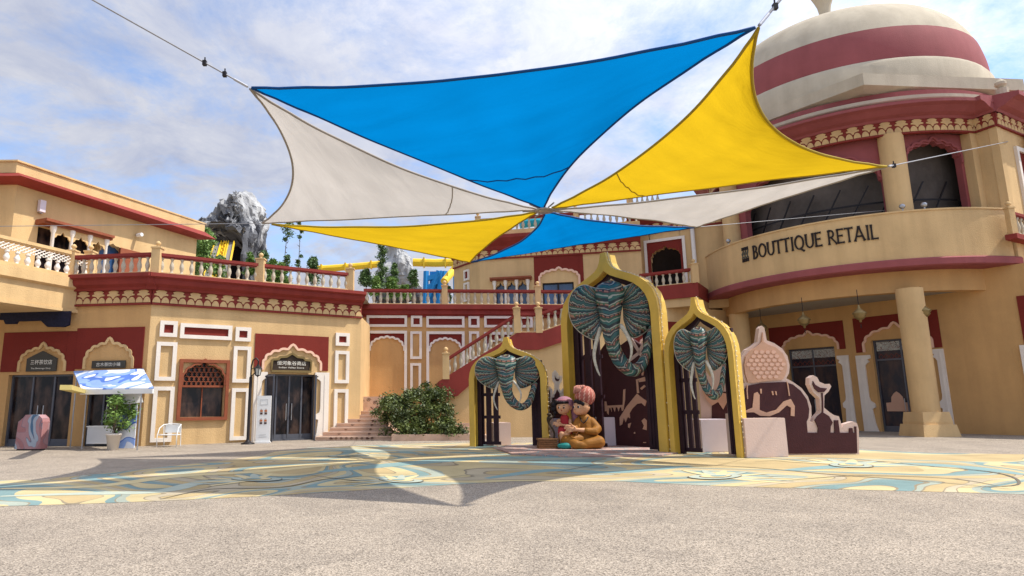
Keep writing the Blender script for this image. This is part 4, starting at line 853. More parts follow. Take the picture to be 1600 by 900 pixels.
mb = MB(); band(mb, cy(7.0), ang(-179, 7), ang(175, 7), [(-.8, 14.9), (.1, 14.9), (.1, 15.35), (-.8, 15.35)]); mb.build('upper_ring', ROSE, bE)
mb = MB(); hx = [(7.95*math.sin(R(-25+60*k)), -7.95*math.cos(R(-25+60*k))) for k in range(6)]
lo_ = [V((22.3+x*.93, 34+y*.93, 15.36)) for x, y in hx]; hi_ = [V((22.3+x, 34+y, 15.55)) for x, y in hx]; h3 = [V((22.3+x, 34+y, 16.12)) for x, y in hx]
mb.add(lo_+hi_+h3, [(0, 1, 2, 3, 4, 5)]+[(i, (i+1) % 6, 6+(i+1) % 6, 6+i) for i in range(6)]+[(6+i, 6+(i+1) % 6, 12+(i+1) % 6, 12+i) for i in range(6)]+[(12, 13, 14, 15, 16, 17)]); mb.build('hexagonal_slab', CREAM, bE)
mb = MB(); mb.lathe((22.3, 34, 0), [(6.85, 16.12), (6.85, 17.0), (6.72, 17.22)], 72); mb.build('dome_ring', CREAM, bE, smooth=True)
def dome(phi0, phi1, r_, m, nm='dome'):
    mb = MB(); mb.lathe((22.3, 34, 0), [(r_*math.cos(R(q)), 17.2+r_*math.sin(R(q))*(1-.42*max(0, (q-12)/78)**1.3)) for q in [phi0+(phi1-phi0)*i/12 for i in range(13)]], 72); return mb.build(nm, m, bE, smooth=True)
dome(0, 15.5, 6.70, ROSE, 'dome_band'); dome(15.5, 89.9, 6.70, CREAM)
mb = MB(); mb.lathe((22.3, 34, -.5), [(1.3, 21.3), (.6, 21.9), (.38, 23.2), (.30, 24.4), (.36, 24.8), (.5, 25.2), (.75, 25.8), (.55, 26.4), (.2, 26.9), (.05, 28)], 20); mb.build('finial', CREAM, bE, smooth=True)
# wing with frieze on the right
K = G(1556, 195, 13.37); Kr = G(1600, 213, 13.37); dK = (Kr-K).normalized(); Kl = V((22.3+6.9*math.sin(R(13)), 34-6.9*math.cos(R(13)), 0))
print('K', K, Kr, Kl)
K = V((K.x, K.y, 0)); K2 = K+V((dK.x, dK.y, 0))*5
FA = Fr(Kl, K); FK = Fr(K, K2)
mb = MB(); slab(mb, FA, 0, FA.L, 7.05, 13.37, -.3, 0); slab(mb, FK, 0, FK.L, 7.05, 13.37, -.3, 0); mb.box((26.5, 27, 0), (40, 44, 13.4)); mb.build('wing_wall_and_sun_block', TAN, bE)  # solid block behind the wing is added, mostly unseen, to block the sun
for fr in (FA, FK):
    frieze(fr, 0, fr.L, 13.37, 13.95, .06, bE)
    mb = MB(); band(mb, fr, -.1, fr.L+.1, [(-.6, 13.95), (.14, 13.95), (.2, 14.05), (.45, 14.12), (.75, 14.3), (1.0, 14.36), (1.0, 14.55), (-1.6, 15.0)]); mb.build('wing_cornice', ROSE, bE)
u0, z1 = FK.uv(1583, 229); mb = MB(); ring(mb, FK, u0, u0+3, 9, z1, .2, 0, .12); mb.build('window_frame', WHT, bE); mb = MB(); slab(mb, FK, u0+.2, u0+2.8, 9.2, z1-.2, 0, .03); mb.build('window_panel', MARD, bE)
mb = MB(); c = FK.W(.6, 14.8, .2); mb.lathe(c, [(.25, 0), (.25, .3), (.1, .36), (.22, .5), (.22, .62), (.0, .85)], 12); mb.build('finial', CREAM, bE)
# small balcony at the far right
ua, zz1 = FK.uv(1584, 365, .3); zb1 = 0
mb = MB(); slab(mb, FK, ua-.05, ua+3, zz1-.22, zz1, .01, .42); mb.build('side_balcony', MAR, bE)
balustrade('small balustrade at the right edge beside the curved balcony', [FK.W(ua+.12, zz1, .24), FK.W(ua+2.6, zz1, .24)], (1, 0), .34, .95, pw=.24, ph=1.1)
# wall lamps on parapet
for px, py in ((1411, 322), (1446, 321), (1135, 374)):
    u, z = P78.uv(px, py); p = P78.W(u, 9.55, -.1); t = thing('parapet_spotlight', 'small grey round spotlight on the curved balcony parapet', 'spotlight', p, 'spotlights along the curved parapet')
    mb = MB(); mb.tube([p, p+V((0, 0, .16))], .03, 6); mb.build('stem', STEEL, t); mb = MB(); mb.ell(p+V((0, 0, .22)), (.12, .12, .12), 10); mb.build('lamp_head', STEEL, t, smooth=True)
# ---- lettering with flared strokes on the curved parapet
def stroke(mb, fr, X, Y, w_, h, pts, fl=1.35, base=.13, d=.03, n=None):
    k = len(pts); ws = []
    for i in range(k): t = abs(2*i/(k-1)-1) if k > 1 else 0; ws.append(w_*base*(1+(fl-1)*t**3))
    ribbon(mb, fr, [(X+a*w_, Y+b*h) for a, b in pts], ws, 0.0, d)
def seg(a, b, n=6): return [(a[0]+(b[0]-a[0])*i/n, a[1]+(b[1]-a[1])*i/n) for i in range(n+1)]
def arc(cx, cy_, rx, ry, a0, a1, n=18): return [(cx+rx*math.cos(R(a0+(a1-a0)*i/n)), cy_+ry*math.sin(R(a0+(a1-a0)*i/n))) for i in range(n+1)]
GL = {'B': (.62, [seg((.1, 0), (.1, 1)), [(.1, .95)]+arc(.28, .74, .24, .21, 90, -90, 10)+[(.1, .53)], [(.1, .53)]+arc(.30, .29, .30, .24, 90, -90, 10)+[(.1, .05)]]),
 'O': (.95, [arc(.5, .5, .44, .46, 90, 450, 30)]), 'Q': (.95, [arc(.5, .5, .44, .46, 90, 450, 30), [(.55, .12), (.72, -.02), (.98, -.14)]]),
 'U': (.80, [seg((.1, 1), (.1, .40))+arc(.45, .38, .35, .34, 180, 360, 12)+seg((.80, .40), (.80, 1))]),
 'T': (.70, [seg((-.02, .95), (.82, .95)), seg((.4, 0), (.4, .95))]), 'I': (.26, [seg((.2, 0), (.2, 1))]),
 'E': (.56, [seg((.1, 0), (.1, 1)), seg((.1, .95), (.66, .95)), seg((.1, .52), (.58, .52)), seg((.1, .05), (.70, .05))]),
 'R': (.66, [seg((.1, 0), (.1, 1)), [(.1, .95)]+arc(.30, .72, .26, .23, 90, -90, 10)+[(.1, .49)], seg((.30, .5), (.82, 0))]),
 'A': (.84, [seg((.02, 0), (.45, 1)), seg((.45, 1), (.90, 0)), seg((.18, .32), (.74, .32))]), 'L': (.54, [seg((.1, 0), (.1, 1)), seg((.1, .05), (.66, .05))]), ' ': (.34, [])}
ts = thing('wall_sign', 'dark lettering BOUTTIQUE RETAIL with a small square emblem on the curved parapet', 'sign', P78.W(P78.uv(1270, 385)[0], 8.4, 0))
uL, zL = P78.uv(1178, 405); uR, zR_ = P78.uv(1371, 374); zT = P78.uv(1178, 385.5)[1]; print('sign', uL, zL, uR, zR_, zT)
txt = 'BOUTTIQUE RETAIL'; tot = sum(GL[c][0] for c in txt)+.20*(len(txt)-1); hh = zT-zL; zb_ = (zL+zR_)/2; sc_ = (uR-uL)/tot; x = uL
hh = P78.uv(1290, 367)[1]-P78.uv(1290, 390)[1]; print('letter h', hh, 'w', sc_)
for c in txt:
    mb = MB()
    for i, s_ in enumerate(GL[c][1]): ribbon(mb, P78, [(x+a*sc_, zb_+b*hh) for a, b in s_], [hh*.098*(1+.6*abs(2*j/(len(s_)-1)-1)**5) for j in range(len(s_))], .0, .05+.003*i)
    if GL[c][1]: mb.build('letter', TEXTB, ts)
    x += (GL[c][0]+.20)*sc_
mb = MB(); e0 = P78.uv(1160, 400)[0]; e1 = P78.uv(1171, 400)[0]
for i in range(3):
    a = e0+(e1-e0)*i/3; b = e0+(e1-e0)*(i+.78)/3
    slab(mb, P78, a, b, zb_-.02, zb_+hh*.22, 0, .04); slab(mb, P78, a, b, zb_+hh*.84, zb_+hh*1.08, 0, .04)
mb.build('emblem', TEXTB, ts); mb = MB()
for i in range(3):
    a = e0+(e1-e0)*i/3; b = e0+(e1-e0)*(i+.78)/3; c = (a+b)/2
    ribbon(mb, P78, [(a, zb_+hh*.24), (c, zb_+hh*.5), (b, zb_+hh*.82)], .03, 0, .04); ribbon(mb, P78, [(b, zb_+hh*.24), (a, zb_+hh*.56), (b, zb_+hh*.82)], .03, 0, .045)
mb.build('emblem_motif', mat('emblem_grey', (.10, .10, .08), .6), ts)
# pendant lanterns
for i, (px, py) in enumerate(((1190, 512), (1256, 500), (1343, 490), (1443, 486))):
    r_ = ray(px, py); t_ = (5.15-H_)/r_.z; p = CAM+r_*t_
    t = thing('pendant_lantern', ['brass pendant lantern mostly hidden behind the pink onion dome spire', 'brass pendant lantern hanging above the first store door', 'brass pendant lantern hanging between the two store doors', 'brass pendant lantern hanging just right of the big porch column'][i], 'lantern', p, 'brass lanterns under the porch')
    mb = MB(); mb.tube([p+V((0, 0, .2)), (p.x, p.y, 6.2)], .015, 5); mb.build('chain', IRON, t)
    mb = MB(); mb.lathe(p, [(a*.85, b*.85) for a, b in [(0, .46), (.05, .42), (.06, .3), (.13, .22), (.30, .06), (.33, 0), (.26, -.08), (.28, -.14), (.16, -.28), (.06, -.34), (.06, -.42), (0, -.46)]], 14); mb.build('lantern_body', GOLDS, t, smooth=True)
    mb = MB(); mb.tube([p+V((0, 0, -.45)), p+V((0, 0, -.62))], .02, 5); mb.build('tassel', IRON, t)
# ================================================================== shade sails
def Z(px, py, z): return G(px, py, z)
hub = Z(851, 329, 6.8)
PS = {1: Z(388, 136, 7.6), 2: Z(1186, 40, 7.35), 3: Z(1388, 260, 7.1), 4: Z(1088, 355, 6.9), 5: Z(735, 410, 6.7), 6: Z(408, 349, 6.9)}
def lerp(a, b, t): return a+(b-a)*t
def sail(label, mfab, a, b, c, sag, drop=.25, hem=.028, off=(.03, .012, .012), seam=True):
    """a = hub corner, b, c outer corners; sag = inward fraction for ab, bc, ca"""
    cen = (a+b+c)/3; a = lerp(a, cen, off[0]); b = lerp(b, cen, off[1]); c = lerp(c, cen, off[2])
    t = thing('shade_sail', label, 'shade sail', cen); n = 34
    ins = []
    for (p, q, r_, s_) in ((a, b, c, sag[0]), (b, c, a, sag[1]), (c, a, b, sag[2])):
        m = (p+q)/2; e = (q-p).normalized(); d = (r_-m); d = d-e*d.dot(e); d.normalize(); ins.append(d*(s_*(q-p).length))
    nn = (b-a).cross(c-a).normalized()
    if nn.z < 0: nn = -nn
    idx = {}; mb = MB(); mb.uv = []
    for i in range(n+1):
        for j in range(n+1-i):
            k = n-i-j; x, y, z = i/n, j/n, k/n
            p = a*x+b*y+c*z
            p = p+ins[0]*(4*x*y*(1-z)**2)+ins[1]*(4*y*z*(1-x)**2)+ins[2]*(4*z*x*(1-y)**2)
            p = p-V((0, 0, 1))*(drop*27*x*y*z)
            w_ = noise.noise(V((y*5-z*5, x*2.5, 3.3)))*.07+.06*math.sin(26*(y-z)/(y+z+.15))*max(0, x-.35)+.06*math.sin(26*(x-z)/(x+z+.15))*max(0, y-.45)+.06*math.sin(26*(y-x)/(y+x+.15))*max(0, z-.45)
            p = p+nn*w_*min(1, 8*min(x, y, z)+.25)
            idx[(i, j)] = len(mb.v); mb.v.append(p); mb.uv.append((y*3, x*3+z))
    for i in range(n):
        for j in range(n-i):
            mb.f.append((idx[(i, j)], idx[(i+1, j)], idx[(i, j+1)])); mb.m.append(0)
            if j < n-i-1: mb.f.append((idx[(i+1, j)], idx[(i+1, j+1)], idx[(i, j+1)])); mb.m.append(0)
    sh = mb.build('fabric', mfab[0], t, smooth=True); vv = mb.v
    hb = MB(); E = [[vv[idx[(n-j, j)]] for j in range(n+1)], [vv[idx[(0, n-j)]] for j in range(n+1)], [vv[idx[(j, 0)]] for j in range(n+1)]]
    for e in E: hb.tube(e, hem, 6)
    hb.build('hem', mfab[1], t, smooth=True)
    k = int(n*.70)
    if not seam: return t
    sb = MB(); sb.tube([vv[idx[(k, j)]]-V((0, 0, .01)) for j in range(n-k+1)], .016, 5); sb.build('seam', mfab[1], t)
    return t
hB = mat('blue_hem', (.005, .06, .20), .7); hY = mat('yellow_hem', (.36, .25, .02), .7); hW = mat('cream_hem', (.33, .29, .25), .7)
sail('large bright blue shade sail spanning the top of the canopy', (FB, hB), hub, PS[1], PS[2], (-.012, .055, .07), .3)
sail('large yellow shade sail in front of the banded dome', (FY, hY), hub, PS[2], PS[3], (.085, .14, .01), .3)
sail('narrow cream shade sail running right to the curved balcony', (FW, hW), hub, PS[3], PS[4], (.045, .02, .03), .1, seam=False)
sail('small blue shade sail below the hub in front of the arcade building', (FB, hB), hub, PS[4], PS[5], (.07, .015, .10), .15, seam=False)
sail('long low yellow shade sail over the maroon terrace cornice', (FY, hY), hub, PS[5], PS[6], (.03, .01, .10), .12, seam=False, off=(.05, .012, .06))
sail('cream shade sail beside the grey rock peak', (FW, hW), hub, PS[6], PS[1], (.0, .12, .075), .2)
t = thing('hub_plate', 'small round steel hub plate joining the six sails', 'hub', hub)
mb = MB(); mb.lathe(hub, [(0, -.03), (.26, -.03), (.30, 0), (.26, .03), (0, .03)], 20); mb.build('plate', STEEL, t, smooth=True)
for k, p in PS.items():
    a = hub+(p-hub).normalized()*.25; b = hub+(p-hub).normalized()*.62; mb = MB(); mb.tube([a, b], .022, 6); mb.build('turnbuckle', ROPE, t)
def cable(label, a, b, r_=.018, clamps=2, sag=.0):
    t = thing('cable', label, 'cable', a, 'steel cables holding the shade sails'); L = (b-a).length; d = (b-a).normalized()
    mb = MB(); mb.tube([lerp(a, b, i/12)-V((0, 0, sag*math.sin(PI*i/12))) for i in range(13)], r_, 6); mb.build('rope', ROPE, t)
    if clamps:
        mb = MB(); mb.tube([a+d*.02, a+d*.30], .028, 8); mb.build('shackle', STEEL, t)
        for i in range(clamps): p = a+d*(.5+.42*i); mb = MB(); mb.box(p+V((-.035, -.035, -.06)), p+V((.035, .035, .04))); mb.tube([p+V((0, 0, .02)), p+V((0, 0, .11))], .014, 5); mb.build('clamp', IRON, t)
cable('steel cable from the blue and cream sail corner up to the left edge', PS[1], lerp(PS[1], Z(145, 0, 9.0), 1.35), .016)
cable('thick steel cable with clamps at the top corner beside the dome', PS[2], lerp(PS[2], Z(1222, -4, 7.9), 2.2), .026)
cable('pale cable from the yellow sail tip to the right wing wall', PS[3], FK.W(.9, FK.uv(1602, 232)[1], 0), .016, 1)
cable('thin cable from the cream sail tip across the front of the round tower', PS[4], P78.W(ang(-22, 7.8), 9.9, -1), .010, 0)
cable('thin cable from the low sail corner across the upper left building', PS[6], atY(-40, 354, 19.0), .010, 0)
cable('short cable from the low yellow sail tip to the arcade building', PS[5], D.W(-.1, 10.2, .2), .012, 0)
# ================================================================== golden gates with elephant heads
def og(W_, H, ha):
    hs = H-ha; Lp = [(0, 0), (0, hs), (.012, hs+.16*ha), (.04, hs+.30*ha), (.09, hs+.42*ha), (.16, hs+.52*ha), (.25, hs+.60*ha), (.34, hs+.668*ha), (.40, hs+.72*ha), (.437, hs+.78*ha), (.458, hs+.86*ha), (.476, H)]
    Li = [(.072, 0), (.072, hs-.02*ha), (.084, hs+.13*ha), (.110, hs+.25*ha), (.155, hs+.36*ha), (.22, hs+.45*ha), (.305, hs+.525*ha), (.38, hs+.58*ha), (.435, hs+.625*ha), (.475, hs+.675*ha), (.498, hs+.71*ha), (.4995, hs+.712*ha)]
    mir = lambda L: [(x*W_, z) for x, z in L]+[((1-x)*W_, z) for x, z in L[::-1]]
    return mir(Lp), mir(Li)
def ringstrip(mb, fr, O, I, d0, d1):
    k = len(O)
    for i in range(k-1):
        P = [O[i], O[i+1], I[i+1], I[i]]
        mb.add([fr.W(a, b, d1) for a, b in P]+[fr.W(a, b, d0) for a, b in P], [(0, 1, 2, 3), (7, 6, 5, 4), (0, 4, 5, 1), (3, 2, 6, 7)])
def eleph_mat():
    m = bpy.data.materials.new('elephant_paint'); m.use_nodes = True; t = m.node_tree; b = t.nodes['Principled BSDF']; b.inputs['Roughness'].default_value = .45
    uv = N(t, 'ShaderNodeTexCoord'); sp = N(t, 'ShaderNodeSeparateXYZ'); t.links.new(uv.outputs['UV'], sp.inputs[0])
    def math_(op, a, c=None, d=None):
        n = N(t, 'ShaderNodeMath', operation=op)
        for i, x in enumerate((a, c, d)):
            if x is None: continue
            if isinstance(x, (int, float)): n.inputs[i].default_value = x
            else: t.links.new(x, n.inputs[i])
        return n.outputs[0]
    U_, V_ = sp.outputs[0], sp.outputs[1]
    tri = math_('ABSOLUTE', math_('SUBTRACT', math_('FRACT', U_), .5))       # chevron in u
    wob = N(t, 'ShaderNodeTexNoise'); wob.inputs['Scale'].default_value = 2.2; wob.inputs['Detail'].default_value = 3; t.links.new(uv.outputs['UV'], wob.inputs['Vector'])
    ph = math_('ADD', math_('MULTIPLY', V_, 1.5), math_('MULTIPLY', tri, 1.0)); ph = math_('ADD', ph, math_('MULTIPLY', wob.outputs[0], .55))
    f1 = math_('FRACT', math_('MULTIPLY', ph, 1.0)); f2 = math_('FRACT', math_('MULTIPLY', ph, 4.0))
    r_ = N(t, 'ShaderNodeValToRGB'); r_.color_ramp.interpolation = 'CONSTANT'; e = r_.color_ramp.elements
    cols = [(0, (.022, .10, .09)), (.14, (.012, .022, .026)), (.26, (.04, .12, .06)), (.38, (.055, .022, .018)), (.46, (.012, .035, .05)), (.60, (.022, .095, .10)), (.72, (.014, .016, .02)), (.86, (.07, .035, .026)), (.92, (.03, .09, .06))]
    for i, (p, c) in enumerate(cols):
        q = e[i] if i < 2 else e.new(p); q.position = p; q.color = (*c, 1)
    t.links.new(f1, r_.inputs[0])
    l1 = N(t, 'ShaderNodeValToRGB'); l1.color_ramp.interpolation = 'CONSTANT'; e = l1.color_ramp.elements; e[0].position = 0; e[0].color = (1, 1, 1, 1); e[1].position = .17; e[1].color = (0, 0, 0, 1)
    t.links.new(f2, l1.inputs[0])
    # beads across the lines
    bd = math_('FRACT', math_('MULTIPLY', U_, 14.0)); bb = math_('GREATER_THAN', bd, .35)
    f3 = math_('FRACT', math_('MULTIPLY', ph, 2.0)); g3 = math_('LESS_THAN', math_('ABSOLUTE', math_('SUBTRACT', f3, .72)), .06); bead = math_('MULTIPLY', bb, g3)
    mx = N(t, 'ShaderNodeMixRGB'); t.links.new(math_('MULTIPLY', l1.outputs[0], .72), mx.inputs[0]); t.links.new(r_.outputs[0], mx.inputs[1]); mx.inputs[2].default_value = (.40, .40, .35, 1)
    m2 = N(t, 'ShaderNodeMixRGB'); t.links.new(math_('MULTIPLY', bead, .75), m2.inputs[0]); t.links.new(mx.outputs[0], m2.inputs[1]); m2.inputs[2].default_value = (.40, .17, .12, 1)
    t.links.new(m2.outputs[0], b.inputs['Base Color'])
    bp = N(t, 'ShaderNodeBump'); bp.inputs['Strength'].default_value = .4; bp.inputs['Distance'].default_value = .02; t.links.new(l1.outputs[0], bp.inputs['Height']); t.links.new(bp.outputs[0], b.inputs['Normal'])
    return m
ELE = eleph_mat(); TUSK = mat('painted_tusk', (.55, .52, .44), .5, .35, 9)
def crom(P, m):
    Q = []
    for i in range(len(P)-1):
        p0 = P[max(0, i-1)]; p1 = P[i]; p2 = P[i+1]; p3 = P[min(len(P)-1, i+2)]
        for j in range(m):
            t = j/m; Q.append(tuple(.5*((2*b)+(c-a)*t+(2*a-5*b+4*c-d)*t*t+(3*b-a-3*c+d)*t**3) for a, b, c, d in zip(p0, p1, p2, p3)))
    Q.append(tuple(P[-1])); return Q
def elephant(fr, uc, zc, sx, sz, sd, d0, label):
    t = thing('elephant_head', label, 'elephant head', fr.W(uc, zc, d0), 'painted elephant heads in the golden arches')
    def T(x, z, d): return fr.W(uc+x*sx, zc+z*sz, d0+d*sd)
    path = [(-.04, .58, .02, .03, .03), (-.04, .53, .08, .17, .12), (-.04, .42, .16, .30, .22), (-.04, .20, .24, .33, .30), (-.04, 0, .30, .29, .30), (-.04, -.2, .36, .245, .27), (-.04, -.42, .42, .215, .24), (-.03, -.65, .48, .185, .21), (-.01, -.86, .48, .155, .17), (.05, -1.08, .47, .155, .16), (.17, -1.30, .46, .155, .15), (.36, -1.45, .46, .14, .135), (.55, -1.38, .45, .12, .115), (.69, -1.14, .44, .10, .10), (.75, -.88, .45, .09, .09), (.82, -.66, .44, .07, .075), (.84, -.55, .44, .055, .055), (.845, -.53, .44, .015, .015)]
    Q = crom(path, 5); n = 28; mb = MB(); mb.uv = []; ln = 0
    for i, q in enumerate(Q):
        a = Q[max(0, i-1)]; b = Q[min(len(Q)-1, i+1)]; tx, tz = b[0]-a[0], b[1]-a[1]; L = math.hypot(tx, tz) or 1; tx /= L; tz /= L
        if i: ln += math.hypot(q[0]-Q[i-1][0], q[1]-Q[i-1][1])
        wr = 1+.035*math.cos(i*2.1) if q[1] < -.6 else 1
        for j in range(n+1):
            an = 2*PI*j/n-PI/2; cx = math.cos(an); sy = math.sin(an)
            r1 = q[3]*wr; 
            # side vector is perpendicular to the path in the x-z plane
            x = q[0]-tz*(-cx)*r1*-1; z = q[1]+tx*(-cx)*r1*-1*-1
            x = q[0]+(-tz)*cx*r1; z = q[1]+tx*cx*r1; d = q[2]+q[4]*-sy*1.0
            if -.3 < q[1] < .55 and sy < 0: d += .05*math.exp(-((abs(cx)-.55)/.2)**2)   # brow ridges
            mb.v.append(T(x, z, d)); mb.uv.append((j/n+.5, ln*1.15))
    for i in range(len(Q)-1):
        for j in range(n): mb.f.append((i*(n+1)+j, i*(n+1)+j+1, (i+1)*(n+1)+j+1, (i+1)*(n+1)+j)); mb.m.append(0)
    mb.build('head_and_trunk', ELE, t, smooth=True)
    for s_ in (-1, 1):
        O = crom([(-.20, .36, 0), (-.42, .42, 0), (-.62, .50, 0), (-.82, .42, 0), (-.96, .20, 0), (-1.0, -.06, 0), (-.94, -.32, 0), (-.80, -.52, 0), (-.62, -.66, 0), (-.44, -.74, 0), (-.33, -.68, 0), (-.28, -.5, 0)], 4)
        mb = MB(); mb.uv = []; m = 9; k = len(O)
        for side in (0, 1):
            for i, o in enumerate(O):
                f = i/(k-1); px = -.22; pz = .28-.60*f
                for j in range(m+1):
                    r_ = j/m; x = lerp(px, o[0], r_); z = lerp(pz, o[1], r_)
                    rip = .035*math.sin(f*24)*r_; edge = -.10*r_**3
                    d = .10+.22*math.sin(r_*PI*.62)+rip+edge-(.05 if side else 0)*(1-.6*r_)
                    mb.v.append(T(-x*s_ if s_ > 0 else x, z, d)); mb.uv.append((.5+.07*math.sin(r_*22+f*5), f*3.4+.35*r_))
        st = k*(m+1)
        for i in range(k-1):
            for j in range(m):
                a, b, c, d = i*(m+1)+j, i*(m+1)+j+1, (i+1)*(m+1)+j+1, (i+1)*(m+1)+j
                mb.f.append((a, b, c, d)); mb.f.append((st+d, st+c, st+b, st+a)); mb.m += [0, 0]
            a = i*(m+1)+m; mb.f.append((a, st+a, st+a+m+1, a+m+1)); mb.m.append(0)
        mb.build('ear', ELE, t, smooth=True)
        mb = MB()
        rim = [T(-(o[0]*1.005)*s_ if s_ > 0 else o[0]*1.005, o[1]*1.005, .17+.035*math.sin(i/(k-1)*24)) for i, o in enumerate(O)]; mb.tube(rim, .016*sz, 5); mb.build('ear_rim', TUSK, t)
        if s_ < 0: TK = [(-.26, -.50, .36), (-.36, -.80, .48), (-.42, -1.12, .58), (-.36, -1.42, .64), (-.30, -1.56, .66)]
        else: TK = [(.18, -.48, .44), (.30, -.66, .56), (.40, -.92, .66), (.40, -1.12, .72), (.34, -1.30, .74)]
        Q2 = crom(TK, 5); mb = MB(); mb.tube([T(*q) for q in Q2], [.048*sz*(1-.75*(i/(len(Q2)-1))**1.5) for i in range(len(Q2))], 9); mb.build('tusk', TUSK, t, smooth=True)
        mb = MB(); mb.ell(T(-.04+.275*s_, -.02, .42), (.028*sz, .028*sz, .022*sz), 10); mb.build('eye', HAIR, t, smooth=True)
    return t
def gate(p0, p1, Htop, ha, label, depth=.46, le=(0, 0, 0, 0, 0), elab='', bars=3, lf=.34, rf=.17):
    fr = Fr(p0, p1); W_ = fr.L; t = thing('golden_arch', label, 'arch', p0, 'golden onion arches in a row')
    O, I = og(W_, Htop, ha); mb = MB(); ringstrip(mb, fr, O, I, -depth*.45, 0); mb.build('gold_frame', GOLD, t)
    O2 = [(a, b) for a, b in O]; 
    sh = lambda L, k, dz: [((a-W_/2)*k+W_/2, max(0, b*1.0-dz) if b > .01 else 0) for a, b in L]
    mb = MB(); ringstrip(mb, fr, sh(O, .965, .05), sh(I, .985, .02), -depth, -depth*.45-.002); mb.build('back_frame', GOLD, t)
    mb = MB(); ringstrip(mb, fr, sh(I, .983, .021), sh(I, .86, .16), -depth*.80, -depth*.5); mb.build('inner_frame', DARK, t)
    # lattice door leaf on the left, solid leaf on the right
    wi = W_*.84; x0 = W_*.085; zt = Htop-ha*.65; hb = Htop*.46
    mb = MB(); w2 = wi*lf/(bars*1.55)
    for i in range(bars):
        x = x0+i*(wi*lf)/bars; slab(mb, fr, x, x+w2, .06, zt+.1*i, -.42, -.34)
    for z in (.06, hb*.55, hb, zt*.86): slab(mb, fr, x0, x0+wi*lf-.02, z, z+.11, -.40, -.345)
    mb.build('lattice_leaf', DARK, t)
    mb = MB(); x1 = W_*.915; slab(mb, fr, x1-wi*rf, x1, .06, zt+.1, -.44, -.34)
    for i in range(1, 5): x = x1-wi*rf+wi*rf*i/5; slab(mb, fr, x-.012, x+.012, .1, zt, -.34, -.325)
    mb.build('solid_leaf', DARK, t)
    # string of bulbs down the right side
    mb = MB(); zz2 = .1; pts = []
    for (a, b), (c, d) in zip(O[12:-1], O[13:]):
        L = math.hypot(c-a, d-b); k = max(1, int(L/.13))
        for i in range(k): pts.append((a+(c-a)*i/k, b+(d-b)*i/k))
    for i, (a, b) in enumerate(pts):
        p = fr.W(a+.03, b, -.06-.07*rnd.random()); mb.ell(p, .021, 6)
    mb.build('light_string', BULB, t, smooth=True)
    mb = MB(); mb.tube([fr.W(a+.02, b, -.10) for a, b in pts], .007, 4); mb.build('light_wire', STEEL, t)
    (lx, rx, ty, by, cx, cy2) = le
    uc_ = fr.uv(cx, cy2, .25)[0]; pc = fr.W(uc_, 0, .18); vd = (pc-CAM); vd.z = 0; vd.normalize(); rx3 = V((vd.y, -vd.x, 0))
    rx3 = (rx3*.8+fr.u*.2).normalized(); ef = Fr(pc-rx3*2, pc+rx3*2)
    ul = ef.uv(lx, cy2, 0)[0]; ur = ef.uv(rx, cy2, 0)[0]; zt2 = ef.uv(cx, ty, .1)[1]; zb2 = ef.uv(cx, by, .2)[1]
    sz = (zt2-zb2)/2.2; sx = (ur-ul)/1.90
    elephant(ef, (ul+ur)/2, zt2-.58*sz, sx, sz, (sx+sz)/2*.72, -.12, elab)
    return fr, t
g1 = gate(G(734, 698), G(857, 700.5), G(0, 0, 0).z+3.75, 1.42, 'smallest golden onion arch, at the left of the three, in front of the staircase', le=(745, 842, 553, 643, 792, 590), elab='teal painted elephant head with raised trunk in the small left arch')
g2 = gate(G(884, 698.5), G(1044, 709), 6.35, 2.15, 'tallest golden onion arch, in the middle behind the seated figures', 0.52, le=(893, 1026, 436, 592, 957, 490), elab='largest painted elephant head hanging in the tall middle arch', rf=.16)
g3 = gate(G(1048, 709), G(1160, 716), 4.42, 1.62, 'golden onion arch on the right, strung with tiny lights next to the pink box', le=(1056, 1136, 508, 627, 1094, 552), elab='painted elephant head in the right arch next to the mosque cutout')
# ------------------------------------------------------------------ cutout boards
def cutboard(fr, f, label, cat='cutout board', name='cutout_board'):
    return thing(name, label, cat, fr.W(0, 0, 0))
def M_(scale, ox, oy): return lambda L: [(ox+a/scale, oy+b/scale) for a, b in L]
Cf = Fr(G(1150, 712), G(1345, 710)); c1 = M_(4.09, 1140, 500)
def cuv(L, d=0): return [Cf.uv(a, b, d) for a, b in L]
out = [(52, 440), (62, 412), (98, 402), (78, 350), (66, 290), (72, 240), (105, 190), (150, 162), (178, 140), (186, 80), (190, 52), (206, 36), (222, 50), (230, 90), (238, 130), (285, 148), (335, 182), (370, 230), (384, 290), (380, 340), (362, 372), (405, 396), (460, 435), (500, 488), (522, 550), (524, 610), (514, 645), (528, 652), (545, 625), (572, 598), (582, 580), (574, 500), (535, 462), (510, 410), (512, 370), (535, 353), (560, 366), (575, 395), (610, 410), (640, 408), (650, 425), (632, 458), (606, 482), (604, 560), (640, 590), (668, 608), (698, 615), (710, 650), (716, 688), (735, 665), (790, 648), (815, 660), (826, 700), (828, 858)]
O_ = cuv(c1(out)); base_l = O_[0][0]
O_ = [(base_l-.25, .0)]+[(base_l-.25, O_[0][1])]+O_[:-1]+[(O_[-1][0], 0)]
t = thing('cutout_board', 'plum and pink mosque skyline cutout with a big scaly onion dome', 'cutout board', Cf.W(1.5, 0, 0))
mb = MB(); poly(mb, Cf, O_, -.20, 0); mb.build('backing', PINK, t)
